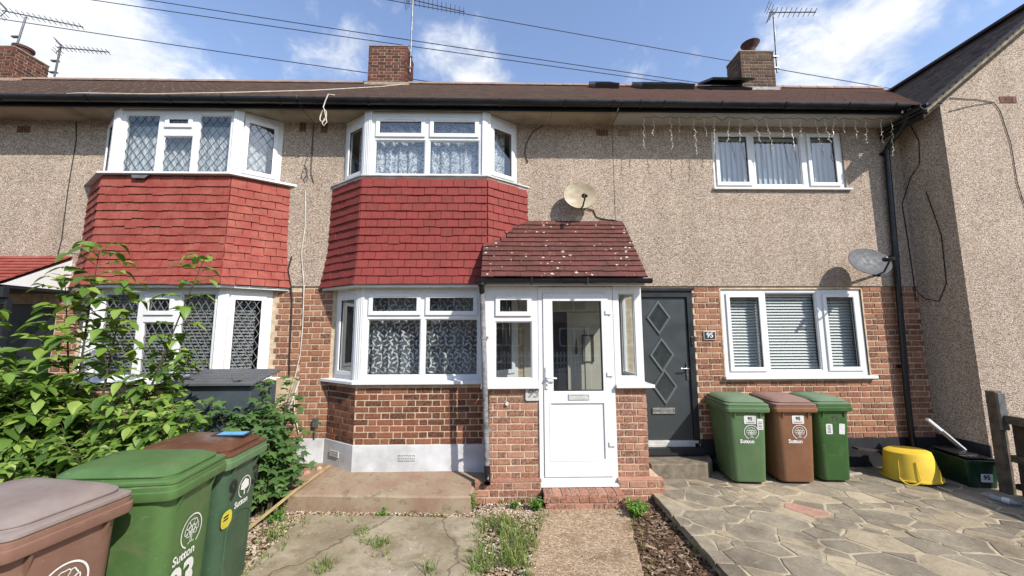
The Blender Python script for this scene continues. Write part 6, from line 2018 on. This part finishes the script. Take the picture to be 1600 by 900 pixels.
def aerial(label, foot, top, boom_a, boom_b, nel, el, tiltz=0.0, refl=True):
    t = thing('television_aerial', label, 'aerial', foot, world=True)
    m = MB(); m.tube([foot, top], .02, 8); m.build('mast', M['steel'], t, smooth=50)
    a, b = Vector(boom_a), Vector(boom_b)
    m = MB(); m.tube([a, b], .013, 6); m.build('boom', M['steel'], t, smooth=50)
    d = (b - a).normalized(); s = d.cross(UP).normalized(); s = (s + Vector((0, 0, tiltz))).normalized()
    for k in range(nel):
        f = .14 + .84 * k / (nel - 1)
        p_ = a.lerp(b, f)
        m = MB(); l_ = el * (1 - .25 * f); m.tube([p_ - s * l_, p_ + s * l_], .0075, 5); m.build('element', M['steel'], t)
    if refl:
        m = MB()
        for sg in (-1, 1):
            e_ = a + Vector((0, 0, .16 * sg)) + d * .05
            m.tube([a + d * .1, e_ - d * .08], .009, 5)
            for q in (.35, .7, 1.0):
                c_ = (a + d * .1).lerp(e_ - d * .08, q); m.tube([c_ - s * el * 1.1, c_ + s * el * 1.1], .007, 5)
        m.build('reflector', M['steel'], t)
    fo = Vector(foot)
    for dz in (.12, .42):
        m = MB(); m.box(fo.x - .12, fo.x + .05, fo.y - .03, fo.y + .03, fo.z + dz - .015, fo.z + dz + .015)
        m.build('mast_bracket', M['steel'], t)
aerial('tall television aerial on the middle chimney, its head cut by the top edge', (-2.31, 3.1, 8.2), (-2.29, 3.1, 10.25), (-2.45, 3.1, 10.22), (-1.0, 3.3, 10.05), 12, .13, .6)
aerial('television aerial on the right chimney', (6.62, 2.75, 8.05), (6.66, 2.75, 9.72), (6.55, 2.75, 9.66), (7.55, 2.55, 9.5), 9, .13, .3)
aerial('television aerial high over the far left chimney', (-11.85, 3.1, 8.6), (-11.72, 3.1, 9.55), (-12.3, 3.1, 9.72), (-10.2, 3.0, 9.22), 13, .10, .5)
aerial('smaller television aerial on a bracket beside the far left chimney', (-10.95, 3.2, 8.05), (-10.78, 3.1, 8.78), (-10.85, 3.1, 8.76), (-9.45, 2.95, 8.53), 11, .09, .5)
# cables on the walls
wire('thin dark cable running down the pebbledash beside the left bay', [(-6.57, -.02, 5.06), (-6.53, -.02, 4.75), (-6.55, -.02, 3.94), (-6.54, -.02, 3.2), (-6.6, -.02, 2.6)], .006, M['wire'])
wire('black cable down the party wall between the two bays', [(-3.16, -.022, 2.95), (-3.2, -.022, 2.75), (-3.14, -.022, 2.5), (-3.12, -.012, 2.3), (-3.1, -.012, 1.5), (-3.08, -.012, .9)], .010, M['wire'])
wire('cream cable down the party wall between the two bays', [(-3.02, -.022, 3.96), (-2.99, -.022, 3.4), (-3.02, -.022, 3.0), (-2.95, -.022, 2.5), (-2.94, -.012, 1.9), (-2.95, -.012, 1.5), (-3.02, -.012, 1.1), (-2.98, -.012, .7), (-2.9, -.012, .4)], .009, M['wire_white'])
wire('dark stain line of cable below the eaves between the bays', [(-2.955, -.022, 5.05), (-2.96, -.022, 4.6), (-2.95, -.022, 4.25), (-2.9, -.022, 4.1)], .008, M['wire_brown'])
wire('short loose cable on pebbledash right of the middle upper bay', [(.62, -.02, 5.06), (.46, -.022, 4.95), (.35, -.022, 4.75), (.33, -.025, 4.6), (.38, -.03, 4.45)], .008, M['wire_brown'])
wire('cream cable lying along the roof edge to the middle chimney', [(-6.2, -.50, 5.20), (-6.05, -.46, 5.24), (-5.2, -.36, 5.30), (-4.2, -.1, 5.51), (-3.3, .6, 6.03), (-2.6, 1.9, 7.0), (-2.3, 2.7, 7.62)], .007, M['wire_white'])
lp = [(-2.45, -.47, 5.24), (-2.5, -.55, 5.2), (-2.53, -.56, 5.1), (-2.56, -.555, 5.0)]
for k in range(15): lp.append((-2.555 + .045 * sin(6.283 * k / 14 * 1.0 + .3), -.55 - .008 * sin(k), 4.96 - .09 * (1 - cos(6.283 * k / 14)) ** 1.0))
lp += [(-2.52, -.55, 4.86), (-2.5, -.55, 4.78), (-2.54, -.55, 4.72), (-2.565, -.55, 4.76), (-2.53, -.55, 4.84)]
wire('knotted cream cable hanging from the gutter left of the middle bay', lp, .008, M['wire_white'])
wire('cable from the cream dish to the porch roof', [(1.22, -.03, 3.72), (1.38, -.025, 3.68), (1.42, -.025, 3.58), (1.5, -.025, 3.545), (1.72, -.025, 3.52), (1.77, -.025, 3.49)], .007, M['wire'])
wire('black cable in the corner beside the downpipe', [(6.33, -.2, 5.06), (6.332, -.30, 4.7), (6.332, -.27, 4.35), (6.332, -.12, 4.2), (6.33, -.03, 4.0), (6.25, -.022, 3.8), (6.27, -.022, 3.2), (6.28, -.022, 2.6), (6.28, -.02, 2.3)], .006, M['wire'])
wire('looping cable hanging on the shaded return wall', [(6.335, -.30, 3.9), (6.335, -.42, 3.2), (6.335, -.40, 2.5), (6.335, -.28, 2.25), (6.335, -.1, 2.3), (6.32, -.02, 2.4)], .006, M['wire'])
wire('black cable crossing the sunlit gable wall', [(6.5, -.63, 5.19), (6.9, -.63, 5.17), (7.14, -.63, 5.13), (7.22, -.63, 5.0), (7.3, -.63, 4.5), (7.3, -.63, 3.9), (7.38, -.63, 3.4), (7.6, -.63, 2.8)], .005, M['wire_brown'])
wire('thin cable stub branching to the left on the gable wall', [(6.45, -.63, 4.98), (6.8, -.63, 5.07), (7.14, -.63, 5.13)], .004, M['wire_brown'])
# fairy lights under the eaves of 95
fl = thing('fairy_lights', 'string of icicle fairy lights hanging under the eaves of number 95', 'fairy lights', (4.0, -.3, 5.05), world=True)
rn = random.Random(8)
xs = []; x = 2.12
while x < 6.2: xs.append(x); x += rn.uniform(.14, .24)
m = MB(); pts = []
for i, x in enumerate(xs):
    pts.append((x, -.30 + rn.uniform(-.02, .02), 5.064))
    if i < len(xs) - 1: pts.append(((x + xs[i + 1]) / 2, -.30, 5.064 - rn.uniform(.02, .06)))
m.tube(pts, .004, 5); m.build('lead_cable', M['wire_brown'], fl)
BULB = surf('frosted_bulb', lin(232, 226, 208), lin(214, 206, 186), 9, .4)
for i, x in enumerate(xs):
    h = rn.choice((.22, .3, .38, .5, .58))
    n = int(h / .04)
    dr_ = rn.uniform(-.06, .09)
    pts = [(x + dr_ * k / n + .006 * sin(k * 1.7 + i) + .008 * rn.uniform(-1, 1), -.3 + .008 * cos(k * 2.1 + i), 5.06 - h * k / n) for k in range(n + 1)]
    m = MB(); m.tube(pts, .0032, 4)
    for p_ in pts[2:]:
        q_ = Vector(p_); d = Vector((rn.uniform(-1, 1), rn.uniform(-.4, .4), rn.uniform(-.9, -.1))).normalized()
        m.tube([q_, q_ + d * .022], [.004, .0055], 5)
    m.build('light_strand', BULB, fl)

# ------------------------------------------------------------ terrace across the street, seen only as reflections
op = thing('terraced_house', 'terrace across the street, seen reflected in the porch door glass', 'house', (0, -25, -.3), world=True)
m = MB(); m.box(-60, 60, -32, -25, 2.6, 5.4); m.build('upper_wall', M['pebble'], op)
m = MB(); m.box(-60, 60, -32, -25.01, -.3, 2.6); m.build('lower_wall', M['brick93'], op)
m = MB(); m.loft([[(x, -24.6, 5.4), (x, -28.5, 8.3), (x, -32.4, 5.4)] for x in (-60.3, 60.3)]); m.build('roof', M['roof'], op)
for k in range(23):
    for z0_, z1_ in ((.9, 2.2), (3.5, 4.8)):
        x = -57 + k * 5.1
        m = MB(); m.plate(x, x + 2.2, z0_, z1_, [(x + .1, x + 1.05, z0_ + .1, z1_ - .1), (x + 1.15, x + 2.1, z0_ + .1, z1_ - .1)], 0, .06, Matrix.Translation((0, -24.97, 0)))
        w_ = m.build('window', M['upvc'], op)
        m = MB(); m.box(x + .05, x + 2.15, -25.0, -24.985, z0_ + .05, z1_ - .05); m.build('pane', M['frame95'], w_)
fe = thing('picket_fence', 'white picket fence across the street, seen reflected in the porch door glass', 'fence', (0, -18, -.3), world=True)
for k in range(60):
    m = MB(); x = -6 + k * .2; m.box(x, x + .09, -18.03, -18, -.3, .8); m.build('picket', M['upvc'], fe)
m = MB(); m.box(-6, 6, -18, -17.96, .1, .2); m.box(-6, 6, -18, -17.96, .5, .6); m.build('rail', M['upvc'], fe)
